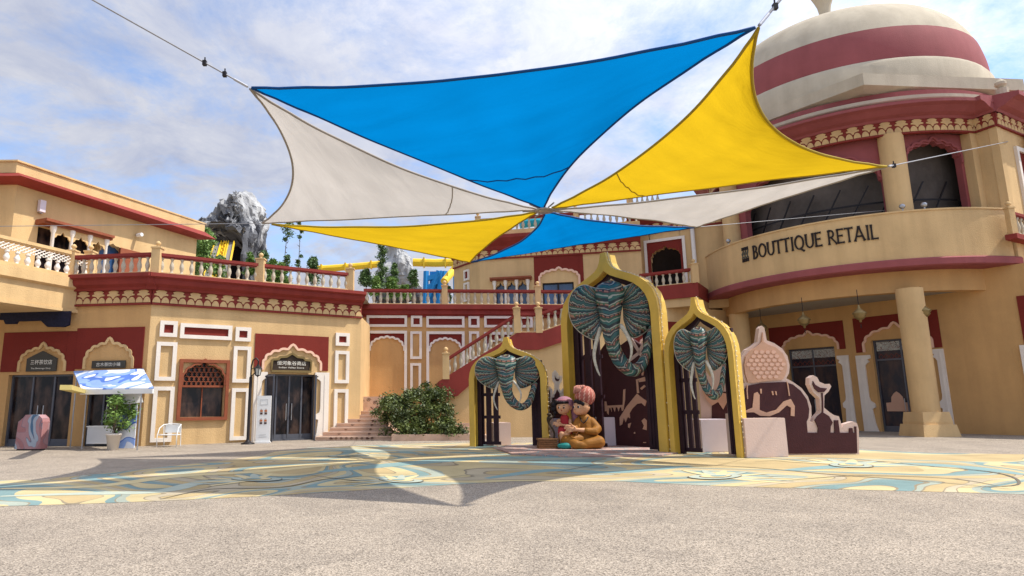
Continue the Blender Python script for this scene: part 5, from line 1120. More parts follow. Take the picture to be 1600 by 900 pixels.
pl = [(70, 470), (112, 420), (200, 402), (350, 396), (400, 412), (450, 452), (490, 510), (505, 570), (500, 625), (488, 650), (495, 720), (560, 720), (562, 690), (548, 655), (540, 640), (560, 612), (590, 588), (632, 615), (655, 655), (642, 680), (640, 720), (668, 720), (665, 640), (690, 640), (700, 720), (760, 720), (762, 690), (780, 690), (785, 720), (798, 720), (795, 680), (806, 680), (812, 852)]
P_ = cuv(c1(pl)); P_ = [(P_[0][0]-.25, .04)]+[(P_[0][0]-.25, P_[0][1]-.1)]+P_[:-1]+[(P_[-1][0], .04)]
mb = MB(); poly(mb, Cf, P_, -.002, .035); mb.build('plum_face', PLUM, t)
dm = [(112, 398), (95, 345), (88, 290), (98, 235), (130, 195), (172, 168), (200, 140), (206, 80), (214, 140), (240, 158), (290, 175), (335, 215), (358, 265), (362, 310), (350, 355), (335, 380), (220, 392), (150, 402)]
mb = MB(); poly(mb, Cf, cuv(c1(dm)), -.002, .05); dm_ = mb.build('dome_face', ROSET, t)
mb = MB(); dc = Cf.uv(*c1([(225, 285)])[0]); rx_ = Cf.uv(*c1([(350, 285)])[0])[0]-dc[0]; rz_ = dc[1]-Cf.uv(*c1([(225, 390)])[0])[1]
for i in range(-6, 7):
    for j in range(-6, 7):
        x = dc[0]+(i+(j % 2)*.5)*.165; z = dc[1]+j*.115
        e = ((x-dc[0])/rx_)**2+((z-dc[1])/rz_)**2
        if e > .80: continue
        q = [(x-.070, z-.005), (x-.03, z+.05), (x+.03, z+.046), (x+.072, z+.01), (x+.03, z-.045), (x-.035, z-.05)]; poly(mb, Cf, q, .05, .072)
mb.build('dome_scales', mat('scale_pink', (.68, .43, .33), .7), dm_)
mb = MB()
for L in ([(60, 560), (100, 578), (140, 560), (150, 470), (172, 460), (186, 480), (186, 575), (230, 592), (290, 575), (340, 520), (385, 505), (410, 550), (408, 615), (384, 612), (386, 560), (360, 545), (310, 590), (250, 615), (190, 612), (150, 590), (60, 592)], [(80, 640), (95, 615), (115, 640)], [(135, 640), (150, 622), (170, 640)], [(190, 640), (205, 628), (228, 648)], [(188, 440), (200, 440), (200, 470), (192, 470)], [(262, 455), (272, 455), (276, 480), (268, 480)], [(284, 455), (293, 455), (297, 480), (290, 480)]): poly(mb, Cf, cuv(c1(L)), .03, .055)
ribbon(mb, Cf, cuv(c1([(108, 415), (106, 450), (110, 505)])), .03, .03, .055); ribbon(mb, Cf, cuv(c1([(362, 395), (370, 440), (376, 485)])), .03, .03, .055)
mb.build('drips', ROSET, t)
mb = MB(); poly(mb, Cf, cuv(c1([(530, 390), (545, 415), (575, 432), (620, 438), (600, 460), (565, 462), (540, 440), (528, 410)])), -.002, .03); ribbon(mb, Cf, cuv(c1([(588, 465), (592, 520), (592, 590)])), .035, -.002, .03); mb.build('crescent', PLUM, t)
def box_obj(label, corners, h, y_back, m=PINK, tilt=0, cat='box'):
    a = G(*corners[0]); b = G(*corners[1]); d = (b-a); n = V((-d.y, d.x, 0)).normalized()*y_back; mb = MB()
    lo = [a, b, b+n, a+n]; mb.hexa([p for p in lo]+[p+V((0, 0, h)) for p in lo]); o = mb.build('display_box', m, None, a)
    bm = bmesh.new(); bm.from_mesh(o.data); bmesh.ops.bevel(bm, geom=bm.edges[:], offset=.015, segments=2, affect='EDGES'); bm.to_mesh(o.data); bm.free()
    tag(o, label, cat, 'plain foam boxes by the arches'); return o
box_obj('front pink white box leaning beside the right golden arch', ((1167, 716), (1233, 714)), 1.02, .35)
a = G(1160, 711); b = G(1172, 712)
mb = MB(); a = G(1161, 713.5); mb.box((a.x, a.y, 0), (a.x+.08, a.y+.9, 1.12)); mb.box((a.x+.1, a.y+.5, 0), (a.x+1.1, a.y+.58, 1.15)); o = mb.build('foam_panel', PINK); tag(o, 'bent pale foam panel just behind the front pink box', 'panel')
box_obj('lilac box seen through the right golden arch', ((1098, 707), (1143, 706)), .95, .8, LILAC)
box_obj('white box seen through the small left arch', ((771, 697), (799, 696)), .80, .6, PINK)
box_obj('lilac box behind the seated turban figure', ((941, 699), (968, 698)), .98, .5, LILAC)
box_obj('lilac box between the left arch and the girl figure', ((866, 699), (884, 698)), .95, .5, LILAC)
# boards behind middle arch
Bf2 = Fr(G(898, 696), G(1046, 701)); c2 = M_(5.622, 880, 560)
bu = lambda L, d=0: [Bf2.uv(a, b, d) for a, b in L]
t = thing('cutout_board', 'dark plum board with flesh pink cut shapes behind the middle arch', 'cutout board', Bf2.W(1.5, 0, 0))
tp = bu([(900, 600), (905, 560), (925, 545), (935, 552), (950, 530), (962, 545), (985, 528), (1003, 540), (1015, 520), (1030, 545), (1040, 535)])
mb = MB(); poly(mb, Bf2, [(tp[0][0], 0)]+tp+[(tp[-1][0]+.05, 0)], -.3, 0); mb.build('face', PLUM, t)
mb = MB()
for L in ([(365, 378), (380, 378), (388, 415), (525, 408), (530, 275), (548, 268), (545, 360), (530, 455), (518, 462), (512, 430), (498, 430), (488, 465), (478, 430), (462, 430), (455, 468), (440, 432), (425, 432), (428, 470), (415, 432), (404, 440), (400, 495), (388, 480), (384, 460), (368, 465)],
          [(500, 590), (498, 520), (560, 420), (650, 310), (700, 350), (735, 375), (720, 420), (690, 392), (650, 400), (610, 440), (585, 480), (590, 525), (570, 515), (550, 560), (535, 520), (520, 580)],
          [(572, 575), (598, 565), (585, 612), (572, 605)], [(690, 548), (715, 525), (735, 545), (735, 630), (700, 620), (712, 590)], [(622, 650), (632, 645), (635, 660), (625, 662)], [(705, 735), (730, 735), (728, 742), (706, 742)], [(328, 448), (340, 452), (340, 468), (330, 466)],
          [(680, 0), (735, -20), (735, 10), (700, 60), (690, 150), (705, 150), (715, 90), (728, 150), (735, 60), (725, 20)]): poly(mb, Bf2, bu(c2(L)), -.002, .03)
for L in ([(660, 305), (650, 190), (720, 172)], [(665, 200), (725, 190)], [(685, 270), (720, 240)]): ribbon(mb, Bf2, bu(c2(L)), .07, .0, .034)
mb.build('cut_shapes', ROSET, t)
mb = MB()
for L in ([(985, 528), (1003, 556), (1020, 590)], [(1015, 520), (998, 552), (980, 566)]): ribbon(mb, Bf2, bu(L), .10, .0, .036)
mb.build('pink_edges', PINK, t)
Lf = Fr(G(859, 699), G(892, 699)); lu = lambda L: [Lf.uv(840+a/5.625, 560+b/5.625) for a, b in L]
t = thing('cutout_board', 'small plum castle cutout with a white crescent behind the girl figure', 'cutout board', Lf.W(.3, 0, -.3))
O_ = lu([(85, 270), (105, 255), (122, 275), (128, 340), (150, 300), (162, 265), (160, 220), (142, 185), (140, 130), (155, 108), (172, 130), (185, 160), (212, 155), (208, 190), (185, 225), (182, 265), (205, 300), (225, 275), (248, 240), (250, 400)])
mb = MB(); poly(mb, Lf, [(O_[0][0], 0)]+O_+[(O_[-1][0], 0)], -.35, -.30); ribbon(mb, Lf, O_, .09, -.30, -.262); mb.build('outline', WHT, t)
mb = MB(); q = lu([(92, 400), (92, 285), (108, 280), (110, 395), (130, 380), (130, 345), (150, 340), (152, 300), (172, 262), (195, 300), (200, 340), (240, 345), (245, 290), (250, 290), (250, 400)]); poly(mb, Lf, [(q[0][0], .02)]+q+[(q[-1][0], .02)], -.305, -.27)
poly(mb, Lf, lu([(150, 140), (160, 165), (178, 180), (198, 178), (185, 198), (165, 195), (152, 175)]), -.305, -.27); mb.build('plum_face', PLUM, t)
# pink boards behind the right arch
Rf = Fr(G(1085, 703), G(1150, 704)); ru = lambda L: [Rf.uv(a, b, 0) for a, b in L]
t = thing('cutout_board', 'pale pink and plum board with ragged edges behind the right arch', 'cutout board', Rf.W(.5, 0, 0))
mb = MB(); q = ru([(1092, 600), (1100, 575), (1110, 590), (1125, 545), (1135, 520), (1142, 560), (1146, 590)]); poly(mb, Rf, [(q[0][0], 0)]+q+[(q[-1][0], 0)], -.3, 0); mb.build('pink_face', PINK, t)
mb = MB(); q = ru([(1112, 612), (1145, 612), (1145, 672), (1135, 660), (1128, 672), (1118, 665), (1112, 672)]); poly(mb, Rf, q, -.002, .03); mb.build('plum_patch', PLUM, t)
mb = MB(); q = ru([(1096, 610), (1108, 616), (1118, 611), (1135, 615), (1146, 608), (1146, 632), (1138, 624), (1130, 640), (1122, 628), (1112, 634), (1104, 625)]); poly(mb, Rf, q, .03, .05); mb.build('ragged_trim', ROSET, t)
# rug
RP = [G(*p) for p in ((770, 701), (800, 711), (880, 715), (960, 715), (1035, 713), (1060, 709), (1020, 702), (960, 697), (880, 696), (800, 697))]
mb = MB(); k = len(RP); mb.add([p+V((0, 0, .045)) for p in RP]+[p+V((0, 0, .006)) for p in RP], [tuple(range(k)), tuple(range(2*k-1, k-1, -1))]+[(i, (i+1) % k, k+(i+1) % k, k+i) for i in range(k)]); o = mb.build('rug', RUGM); tag(o, 'faded pink ground mat under the two seated figures', 'rug')
# ================================================================== seated figures
FO = G(905, 702)+V((0, 0, .045)); dirc = (FO-CAM); dirc.z = 0; dirc.normalize(); RX = V((dirc.y, -dirc.x, 0))
def L_(x, y, z): return FO+RX*x+dirc*y+V((0, 0, z))
def caps(mb, a, b, r0, r1, n=12):
    a, b = V(a), V(b); k = 6; mb.tube([lerp(a, b, i/k) for i in range(k+1)], [r0+(r1-r0)*i/k for i in range(k+1)], n); mb.ell(a, r0, n); mb.ell(b, r1, n)
def chain(mb, P, rs):
    for (a, b, r0, r1) in zip(P[:-1], P[1:], rs[:-1], rs[1:]): caps(mb, L_(*a), L_(*b), r0, r1)
def hand(mb, w_, dx, side=1, s=1.0):
    # palm and five fingers in local coords, pointing along -x
    x, y, z = w_; caps(mb, L_(x, y, z), L_(x-.10*s, y, z+.005), .055*s, .06*s)
    for i, (o, l_) in enumerate(((.05, .15), (.018, .18), (-.016, .17), (-.048, .13))):
        p = (x-.12*s, y-.02, z+o*s); q = (x-.12*s-l_*.55*s, y-.05, z+o*1.3*s); r_ = (x-.12*s-l_*s, y-.045+.05*dx, z+o*1.3*s-.03*s); chain(mb, [p, q, r_], [.021*s, .019*s, .015*s])
    chain(mb, [(x-.03*s, y-.03, z+.05*s), (x-.07*s, y-.07, z+.10*s), (x-.13*s, y-.07, z+.12*s)], [.025*s, .021*s, .017*s])
def face(t, c, r_, yaw, blush=False, open_mouth=False):
    """c centre of head, yaw: turn to the left of the picture (radians)"""
    f = -dirc*math.cos(yaw)-RX*math.sin(yaw); s_ = V((-f.y, f.x, 0)); s_ = s_ if s_.dot(RX) > 0 else -s_
    def P(a, b, k=1.0): v = (f*math.cos(a)*math.cos(b)+s_*math.sin(a)*math.cos(b)+V((0, 0, math.sin(b)))); return c+v*r_*k
    for a in (-.38, .38):
        mb = MB(); mb.ell(P(a, -.03, .93), (r_*.15, r_*.15, r_*.18), 12); e = mb.build('eye', EYEW, t, smooth=True)
        mb = MB(); mb.ell(P(a-.03, -.04, 1.03), (r_*.12, r_*.12, r_*.15), 10); mb.build('pupil', HAIR, e, smooth=True)
        mb = MB(); mb.tube([P(a-.16, .26, .99), P(a, .34, .99), P(a+.16, .28, .99)], r_*.035, 6); mb.build('eyebrow', HAIR, t)
    mb = MB()
    if open_mouth: mb.ell(P(0, -.50, .95), (r_*.17, r_*.10, r_*.10), 10)
    else: mb.ell(P(0, -.46, 1.0), (r_*.09, r_*.06, r_*.06), 10)
    mb.build('mouth', MOUTH, t, smooth=True); return P
t = thing('figure_statue', 'seated boy figure in saffron tunic and striped pink turban holding out his hands', 'statue', L_(0.2, 0, 0))
hc = L_(.13, -.06, 1.30)
mb = MB(); mb.ell(hc, (.262, .26, .265), 22); mb.ell(L_(.05, -.13, 1.18), (.19, .17, .15), 16); yaw = .75; ff = -dirc*math.cos(yaw)-RX*math.sin(yaw); mb.ell(hc+ff*.28+V((0, 0, -.06)), .045, 10)
mb.ell(hc+RX*.22-dirc*.04+V((0, 0, -.04)), (.05, .06, .08), 10)
chain(mb, [(.18, -.0, 1.1), (.22, 0, .88)], [.10, .12])
chain(mb, [(.45, -.30, .55), (.05, -.52, .58), (-.03, -.55, .59)], [.085, .065, .055]); hand(mb, (-.06, -.56, .59), .5)
chain(mb, [(-.08, -.25, .50), (-.12, -.48, .66)], [.075, .055]); hand(mb, (-.14, -.42, .66), -.5)
chain(mb, [(.05, -.48, .12), (-.10, -.58, .08), (-.22, -.60, .06)], [.08, .075, .05])
mb.build('body', SKIN, t, remesh=.016, sm=4)
P = face(t, hc, .256, yaw)
mb = MB(); chain(mb, [(.20, .02, .86), (.26, .04, .55), (.30, .05, .25)], [.24, .29, .36]); chain(mb, [(.42, 0, .82), (.60, -.10, .60), (.50, -.32, .52), (.25, -.45, .55)], [.15, .14, .13, .105])
chain(mb, [(.02, -.05, .82), (-.10, -.22, .60), (-.10, -.34, .58)], [.15, .13, .12]); mb.build('tunic', SAFF, t, remesh=.022, sm=5)
mb = MB(); chain(mb, [(.38, 0, .24), (.62, -.35, .20), (.25, -.52, .15), (.02, -.52, .12)], [.24, .20, .16, .11]); chain(mb, [(.18, 0, .24), (-.36, -.36, .24), (-.10, -.60, .14), (.2, -.6, .10)], [.24, .21, .15, .10]); mb.build('trousers', SAFF, t, remesh=.022, sm=5)
# hair under the turban
mb = MB(); mb.ell(hc+V((0, 0, .09))+RX*.05+dirc*.09, (.27, .25, .25), 18)
for a, e in ((-.7, .72), (-.35, .66), (0, .72), (.3, .60), (.62, .52), (.95, .35)): mb.ell(P(a, e, .93), (.07, .06, .08), 8)
mb.ell(hc+RX*.20+dirc*.06+V((0, 0, .0)), (.08, .12, .20), 10); mb.build('hair', HAIR, t, remesh=.018, sm=3)
tc_ = L_(.24, .02, 1.60)
mb = MB(); mb.uv = None; rotT = Matrix.Rotation(R(27), 3, dirc)
prof = [(a*.82, b*.86) for a, b in [(.05, -.22), (.30, -.20), (.36, -.10), (.385, .02), (.37, .15), (.31, .28), (.20, .38), (.06, .43), (0, .44)]]
n = 48; o0 = len(mb.v)
for r_, z in prof:
    for j in range(n):
        q = 2*PI*j/n; rr = r_*(1+.045*abs(math.sin(q*6+z*5))); v = rotT @ V((rr*math.cos(q), rr*math.sin(q), z)); mb.v.append(tc_+v)
for i in range(len(prof)-1):
    for j in range(n): mb.f.append((i*n+j, i*n+(j+1) % n, (i+1)*n+(j+1) % n, (i+1)*n+j)); mb.m.append(1 if (j+i) % 4 == 0 else 0)
mb.build('turban', [mat('turban_rose', (.42, .12, .09), .6), mat('turban_cream', (.62, .34, .26), .6)], t, smooth=True)
mb = MB(); mb.ell(L_(.08, -.06, 1.84), (.18, .17, .13), 16)
for i in range(5): mb.tube([L_(-.08+.065*i, -.18, 1.72+.04*i), L_(-.06+.07*i, -.15, 1.92+.01*i), L_(.03+.055*i, .03, 1.96)], .034, 8)
mb.build('turban_knot', mat('turban_knot', (.50, .22, .17), .6), t, smooth=True)
mb = MB(); mb.tube([L_(.06, -.14, .98), L_(.10, -.27, .86), L_(.17, -.30, .78), L_(.26, -.28, .86), L_(.33, -.14, .98)], .018, 6); mb.build('necklace', IRON, t)
mb = MB(); mb.ell(L_(-.42, -.62, .10), (.22, .11, .10), 14); mb.ell(L_(-.58, -.62, .10), (.09, .08, .07), 10); mb.build('shoe', TEALP, t, smooth=True)
t = thing('figure_statue', 'seated girl figure in red dress with mauve veil and dark curls', 'statue', L_(-.42, .2, 0))
hg = L_(-.45, .06, 1.28)
mb = MB(); mb.ell(hg, (.23, .225, .225), 20); mb.ell(hg-V((0, 0, .10))-RX*.03-dirc*.04, (.17, .16, .13), 14); yg = .25; fg = -dirc*math.cos(yg)-RX*math.sin(yg); mb.ell(hg+fg*.23-V((0, 0, .04)), .03, 8); mb.ell(hg+RX*.235-V((0, 0, .02)), (.05, .05, .075), 8)
chain(mb, [(-.42, .1, 1.08), (-.42, .12, .92)], [.07, .08])
chain(mb, [(-.60, .08, .86), (-.68, -.05, .70), (-.62, -.20, .76)], [.06, .05, .04]); hand(mb, (-.60, -.22, .78), .3, 1, .7)
chain(mb, [(-.25, .08, .86), (-.24, -.10, .70), (-.50, -.24, .72)], [.06, .05, .04]); hand(mb, (-.50, -.25, .73), .3, 1, .7)
chain(mb, [(-.45, -.12, .50), (-.52, -.35, .45), (-.52, -.30, .12)], [.10, .09, .06]); chain(mb, [(-.30, -.12, .50), (-.36, -.38, .47), (-.38, -.36, .12)], [.10, .09, .06])
mb.build('body', SKIN, t, remesh=.016, sm=4); face(t, hg, .222, yg, open_mouth=True)
mb = MB(); chain(mb, [(-.42, .12, .92), (-.42, .12, .62)], [.15, .17]); chain(mb, [(-.42, .1, .55), (-.50, -.22, .50)], [.24, .16]); chain(mb, [(-.40, .1, .5), (-.32, -.18, .48)], [.22, .15]); mb.build('dress', REDC, t, remesh=.02, sm=4)
mb = MB(); chain(mb, [(-.42, .1, .38), (-.44, -.1, .3)], [.25, .18]); chain(mb, [(-.40, .1, .2), (-.42, 0, .12)], [.26, .24]); mb.build('skirt', SAFF, t, remesh=.022, sm=4)
mb = MB(); mb.ell(hg+V((0, 0, .09))+dirc*.07, (.245, .23, .195), 16)
for a in (-1.0, -.6, -.2, .2, .6, .95):
    mb.ell(hg+(fg*math.cos(a)+RX*math.sin(a))*.185+V((0, 0, .155)), (.07, .06, .05), 8)
for (x, z, r_) in ((-.68, 1.46, .10), (-.76, 1.36, .11), (-.78, 1.22, .10), (-.72, 1.10, .08), (-.70, 1.28, .09), (-.74, 1.00, .06)): mb.ell(L_(x, .08, z), r_, 10)
mb.build('hair', HAIR, t, remesh=.018, sm=2)
mb = MB(); mb.ell(hg+V((0, 0, .13))+dirc*.12+RX*.04, (.30, .26, .235), 18); chain(mb, [(-.14, .2, 1.35), (-.08, .22, 1.05), (-.02, .2, .75)], [.11, .13, .15]); mb.build('veil', VEIL, t, remesh=.02, sm=3)
mb = MB(); mb.tube([hg+(fg*math.cos(a)+RX*math.sin(a))*.215+V((0, 0, .245)) for a in [-1.2+.2*i for i in range(13)]], .022, 6); mb.build('headband', mat('band_rose', (.55, .22, .25), .5), t)
t = thing('basket', 'low brown square basket at the foot of the left arch', 'basket', G(855, 703)); b_ = G(856, 703)+V((0, 0, .05))
mb = MB()
for k in range(4): s_ = .31-.008*k; mb.box(b_+V((-s_, -.18, .065*k)), b_+V((s_, .30, .065*k+.055)))
mb.build('wall', BROWN, t); mb = MB(); mb.box(b_+V((-.32, -.2, .26)), b_+V((.32, .32, .31))); mb.build('lid', BROWN, t)
sp_ = [(.20, .30), (.24, .42), (.20, .56), (.12, .70), (.06, .82), (.08, .93), (.16, 1.0), (.10, 1.06)]
Q = crom([(a, b, 0) for a, b in sp_], 5); mb = MB(); mb.tube([b_+V((q[0], .05, q[1])) for q in Q], [.035+.045*math.exp(-((i/len(Q)-.72)/.13)**2)+(.0 if i < len(Q)-6 else -.012) for i in range(len(Q))], 10); mb.ell(b_+V((.08, 0, 1.06)), (.075, .06, .045), 10)
o = mb.build('snake_figure', SNAKE, smooth=True); tag(o, 'dark hooded snake figure rising from the brown basket', 'statue')
# ================================================================== street furniture at the left
c = G(264, 698); t = thing('garden_chair', 'white metal tub chair with rounded back against the tan wall', 'chair', c)
wd_ = .36
mb = MB(); mb.tube([c+V((-wd_, -.22, 0)), c+V((-wd_, -.24, .42)), c+V((-wd_*.98, -.1, .68)), c+V((-wd_*.9, .18, .80)), c+V((0, .30, .83)), c+V((wd_*.9, .18, .80)), c+V((wd_*.98, -.1, .68)), c+V((wd_, -.24, .42)), c+V((wd_, -.22, 0))], .018, 8); mb.build('tube_frame', WHITEP, t, smooth=True)
for s_ in (-1, 1): mb = MB(); mb.tube([c+V((s_*wd_*.85, .28, 0)), c+V((s_*wd_*.88, .22, .44)), c+V((s_*wd_*.9, .18, .80))], .016, 7); mb.build('leg', WHITEP, t)
mb = MB(); mb.box(c+V((-wd_*.92, -.24, .42)), c+V((wd_*.92, .22, .45))); mb.build('seat', WHITEP, t)
mb = MB(); mb.box(c+V((-wd_*.8, .245, .50)), c+V((wd_*.8, .26, .80))); mb.build('backrest', WHITEP, t)
c = G(410, 692.5); t = thing('info_stand', 'tall white notice stand with small coloured pictures beside the glass entrance', 'sign', c)
If = Fr(c+V((-.27, -.02, 0)), c+V((.27, .05, 0)))
mb = MB(); slab(mb, If, 0, .54, 0, 1.86, -.12, 0); slab(mb, If, -.03, .57, 0, .06, -.16, .04); mb.build('board', WHITEP, t)
for i in range(2):
    for j in range(2):
        u = .13+.17*i; z = 1.12-.38*j; mb = MB(); slab(mb, If, u, u+.10, z, z+.08, 0, .008); slab(mb, If, u, u+.10, z+.10, z+.18, 0, .008, 1); slab(mb, If, u+.02, u+.08, z+.2, z+.22, 0, .008, 2); mb.build('picture', [mat('print_brown', (.10, .06, .05)), mat('print_orange', (.5, .18, .08)), mat('print_grey', (.3, .3, .3))], t)
mb = MB(); ring(mb, If, .12, .42, 1.5, 1.72, .02, 0, .006); slab(mb, If, .15, .39, .32, .34, 0, .006); slab(mb, If, .12, .42, .24, .26, 0, .006); mb.build('print_lines', mat('print_pale', (.55, .56, .55)), t)
c = G(387, 694); t = thing('lamp_post', 'slim black iron lamp post with curled top and round base beside the entrance', 'lamp post', c)
mb = MB(); mb.lathe(c, [(.26, 0), (.26, .04), (.14, .07), (.08, .14), (.06, .2), (.06, 2.55), (.05, 2.6)], 14); mb.build('pole', IRON, t, smooth=True)
mb = MB(); mb.tube([c+V((0, 0, 2.5)), c+V((.0, 0, 3.0)), c+V((.06, 0, 3.25)), c+V((.18, 0, 3.33)), c+V((.28, 0, 3.22)), c+V((.27, 0, 3.08))], .03, 7); mb.tube([c+V((0, 0, 2.6)), c+V((.16, 0, 2.75)), c+V((.12, 0, 2.95)), c+V((.02, 0, 2.9))], .02, 6); mb.build('scroll_arm', IRON, t)
lc = c+V((.27, 0, 2.62)); mb = MB(); mb.lathe(lc, [(.04, .46), (.07, .40), (.16, .32), (.17, .30), (.0, .30)], 6); mb.lathe(lc, [(0, -.05), (.05, 0), (.10, .02), (.10, .04), (0, .04)], 6)
for k in range(6): a = k*PI/3; mb.tube([lc+V((.10*math.cos(a), .10*math.sin(a), .03)), lc+V((.155*math.cos(a), .155*math.sin(a), .31))], .012, 4)
ln_ = mb.build('lantern', IRON, t); mb = MB(); mb.lathe(lc, [(.09, .04), (.14, .30)], 6); mb.build('glass', mat('lamp_glass', (.5, .5, .46), .2), ln_)
# kiosk with printed awning
kc = G(172, 699); t = thing('snack_kiosk', 'small snack stall with tilted blue and white printed awning and white counter', 'stall', kc)
az = 2.08; y0 = kc.y-.9; y1 = kc.y+.55
pA = [G(127, 609, az), G(240, 607, az)]; yb = pA[0].y+1.5
aw_ = [pA[0], pA[1], atY(224, 577.5, yb), atY(115, 581, yb)]
mb = MB(); mb.uv = None; mb.add([p+V((0, 0, .03)) for p in aw_]+[p-V((0, 0, .03)) for p in aw_], [(0, 1, 2, 3), (7, 6, 5, 4), (0, 4, 5, 1), (1, 5, 6, 2), (2, 6, 7, 3), (3, 7, 4, 0)])
AW = painted('awning_print', [(0, (.72, .76, .84)), (.45, (.28, .42, .78)), (.56, (.10, .20, .58)), (.60, (.75, .78, .82))], .9, (.5, .55, .7), .002, .6)
mb.build('awning', AW, t)
mb = MB(); mb.bar(aw_[0]+V((0, -.02, -.09)), aw_[1]+V((0, -.02, -.09)), .06, .16); mb.build('valance', WHITEP, t)
mb = MB(); q = [G(103, 602, az+.02), aw_[0]]; mb.bar(q[0]+V((0, 0, -.06)), q[1]+V((0, 0, -.06)), .3, .14); mb.build('side_valance', mat('valance_yellow', (.62, .5, .18)), t)
for p in (aw_[0]+V((.1, .2, 0)), aw_[1]+V((-.5, .2, 0)), aw_[2]+V((-.2, -.1, 0)), aw_[3]+V((.2, -.1, 0))): mb = MB(); mb.tube([V((p.x, p.y, 0)), p-V((0, 0, .05))], .025, 7); mb.build('post', STEEL, t)
a = G(134, 698); b = G(176, 698); mb = MB(); mb.box((a.x, a.y, 0.1), (b.x, a.y+.7, .72)); mb.box((a.x-.03, a.y-.03, .72), (b.x+.03, a.y+.72, .76)); mb.build('counter', WHITEP, t)
o = MB(); a = G(181, 702); b = G(207, 702); Kf = Fr(a, b+V((0, .1, 0))); slab(o, Kf, 0, Kf.L, .03, 1.55, -.05, 0); bb = o.build('banner', AW, t)
mb = MB(); mb.add([Kf.W(-.15, 1.5, .1), Kf.W(Kf.L+.25, 1.62, .1), Kf.W(Kf.L+.1, 1.95, .0), Kf.W(Kf.L*.3, 2.05, 0), Kf.W(-.2, 1.75, .05)], [(0, 1, 2, 3, 4)]); mb.build('paper_sheet', WHITEP, t)
t = thing('display_case', 'low rounded display case with blue and pink print in the leftmost shop door', 'display case', G(42, 704)); a = G(22, 704); b = G(62, 704); Hf = Fr(a, b)
PK = painted('case_print', [(0, (.42, .20, .20)), (.42, (.45, .26, .27)), (.5, (.40, .45, .52)), (.56, (.10, .19, .30)), (.64, (.30, .36, .44))], 1.0, (.2, .2, .25), .004, .8)
mb = MB(); poly(mb, Hf, [(0, .05), (Hf.L, .05), (Hf.L, .98), (Hf.L*.96, 1.1), (Hf.L*.8, 1.22), (Hf.L*.3, 1.22), (Hf.L*.22, 1.12), (.04, .98)], -.35, 0); mb.build('case', PK, t)
mb = MB(); slab(mb, Hf, .04, Hf.L-.04, .0, .05, -.3, -.05); mb.build('plinth', IRON, t)
# ================================================================== vegetation
def leaves(mb, c, r_, n, s, rg, flat=.0):
    for _ in range(n):
        v = V((rg.gauss(0, .52), rg.gauss(0, .52), rg.gauss(0, .48)))
        if v.length > 1.7: v *= .5
        p = V(c)+V((v.x*r_[0], v.y*r_[1], v.z*r_[2])); a = V((rg.gauss(0, 1), rg.gauss(0, 1), rg.gauss(0, .7))).normalized(); b = a.cross(V((rg.gauss(0, 1), rg.gauss(0, 1), rg.gauss(0, 1)))).normalized()
        k = s*rg.uniform(.6, 1.3); mb.v += [p-a*k, p+b*k*.42, p+a*k, p-b*k*.42]; o = len(mb.v)-4; mb.f.append((o, o+1, o+2, o+3)); mb.m.append(0)
def tree(px, ytop, ybot, wpx, Y, label, dens=1.0, style='bushy', seed=1, m=LEAF):
    rg = random.Random(seed); top = atY(px, ytop, Y); bot = atY(px, ybot, Y); wm = wpx/996*Y; x, y = top.x, top.y
    t = thing('tree', label, 'tree', (x, y, 0), 'young trees on the terrace and beyond'); H = top.z; zb = bot.z
    bend = rg.uniform(-.02, .02)
    pts = [V((x+bend*H*math.sin(i/8*PI), y, H*.97*i/8)) for i in range(9)]; mb = MB(); mb.tube(pts, [.10*(1-.8*i/8)*(wm/2.4+.5) for i in range(9)], 7); k = 10
    for i in range(k):
        z = zb+(H-zb)*(i+.3)/k; a = rg.uniform(0, 2*PI); l_ = wm*.42*rg.uniform(.5, 1); p = V((x, y, z)); mb.tube([p, p+V((math.cos(a)*l_*.6, math.sin(a)*l_*.6, l_*.35)), p+V((math.cos(a)*l_, math.sin(a)*l_, l_*.75))], [.03, .02, .008], 5)
    mb.build('trunk', BARK, t)
    mb = MB(); h = H-zb
    if style == 'bushy': cl = [(rg.uniform(-.40, .40)*wm*(1-.6*f), rg.uniform(-.35, .35)*wm, zb+h*(.05+.88*f), wm*rg.uniform(.14, .30)*(1.15-.5*f)) for f in [rg.random() for _ in range(24)]]+[(0, 0, H-wm*.12, wm*.14)]
    else:
        cl = [(rg.uniform(-.28, .28)*wm, 0, zb+h*f, wm*rg.uniform(.16, .36)) for f in ((.06, .15, .24, .62, .72, .80, .90, .97) if style == 'gappy' else [i/9 for i in range(10)])]
    for (a, b, z, r_) in cl: leaves(mb, (x+a, y+b, z), (r_*1.25, r_*1.25, r_*(1.3 if style != 'bushy' else 1.1)), int(130*dens), .0023*Y, rg)
    mb.build('crown', m, t); return t
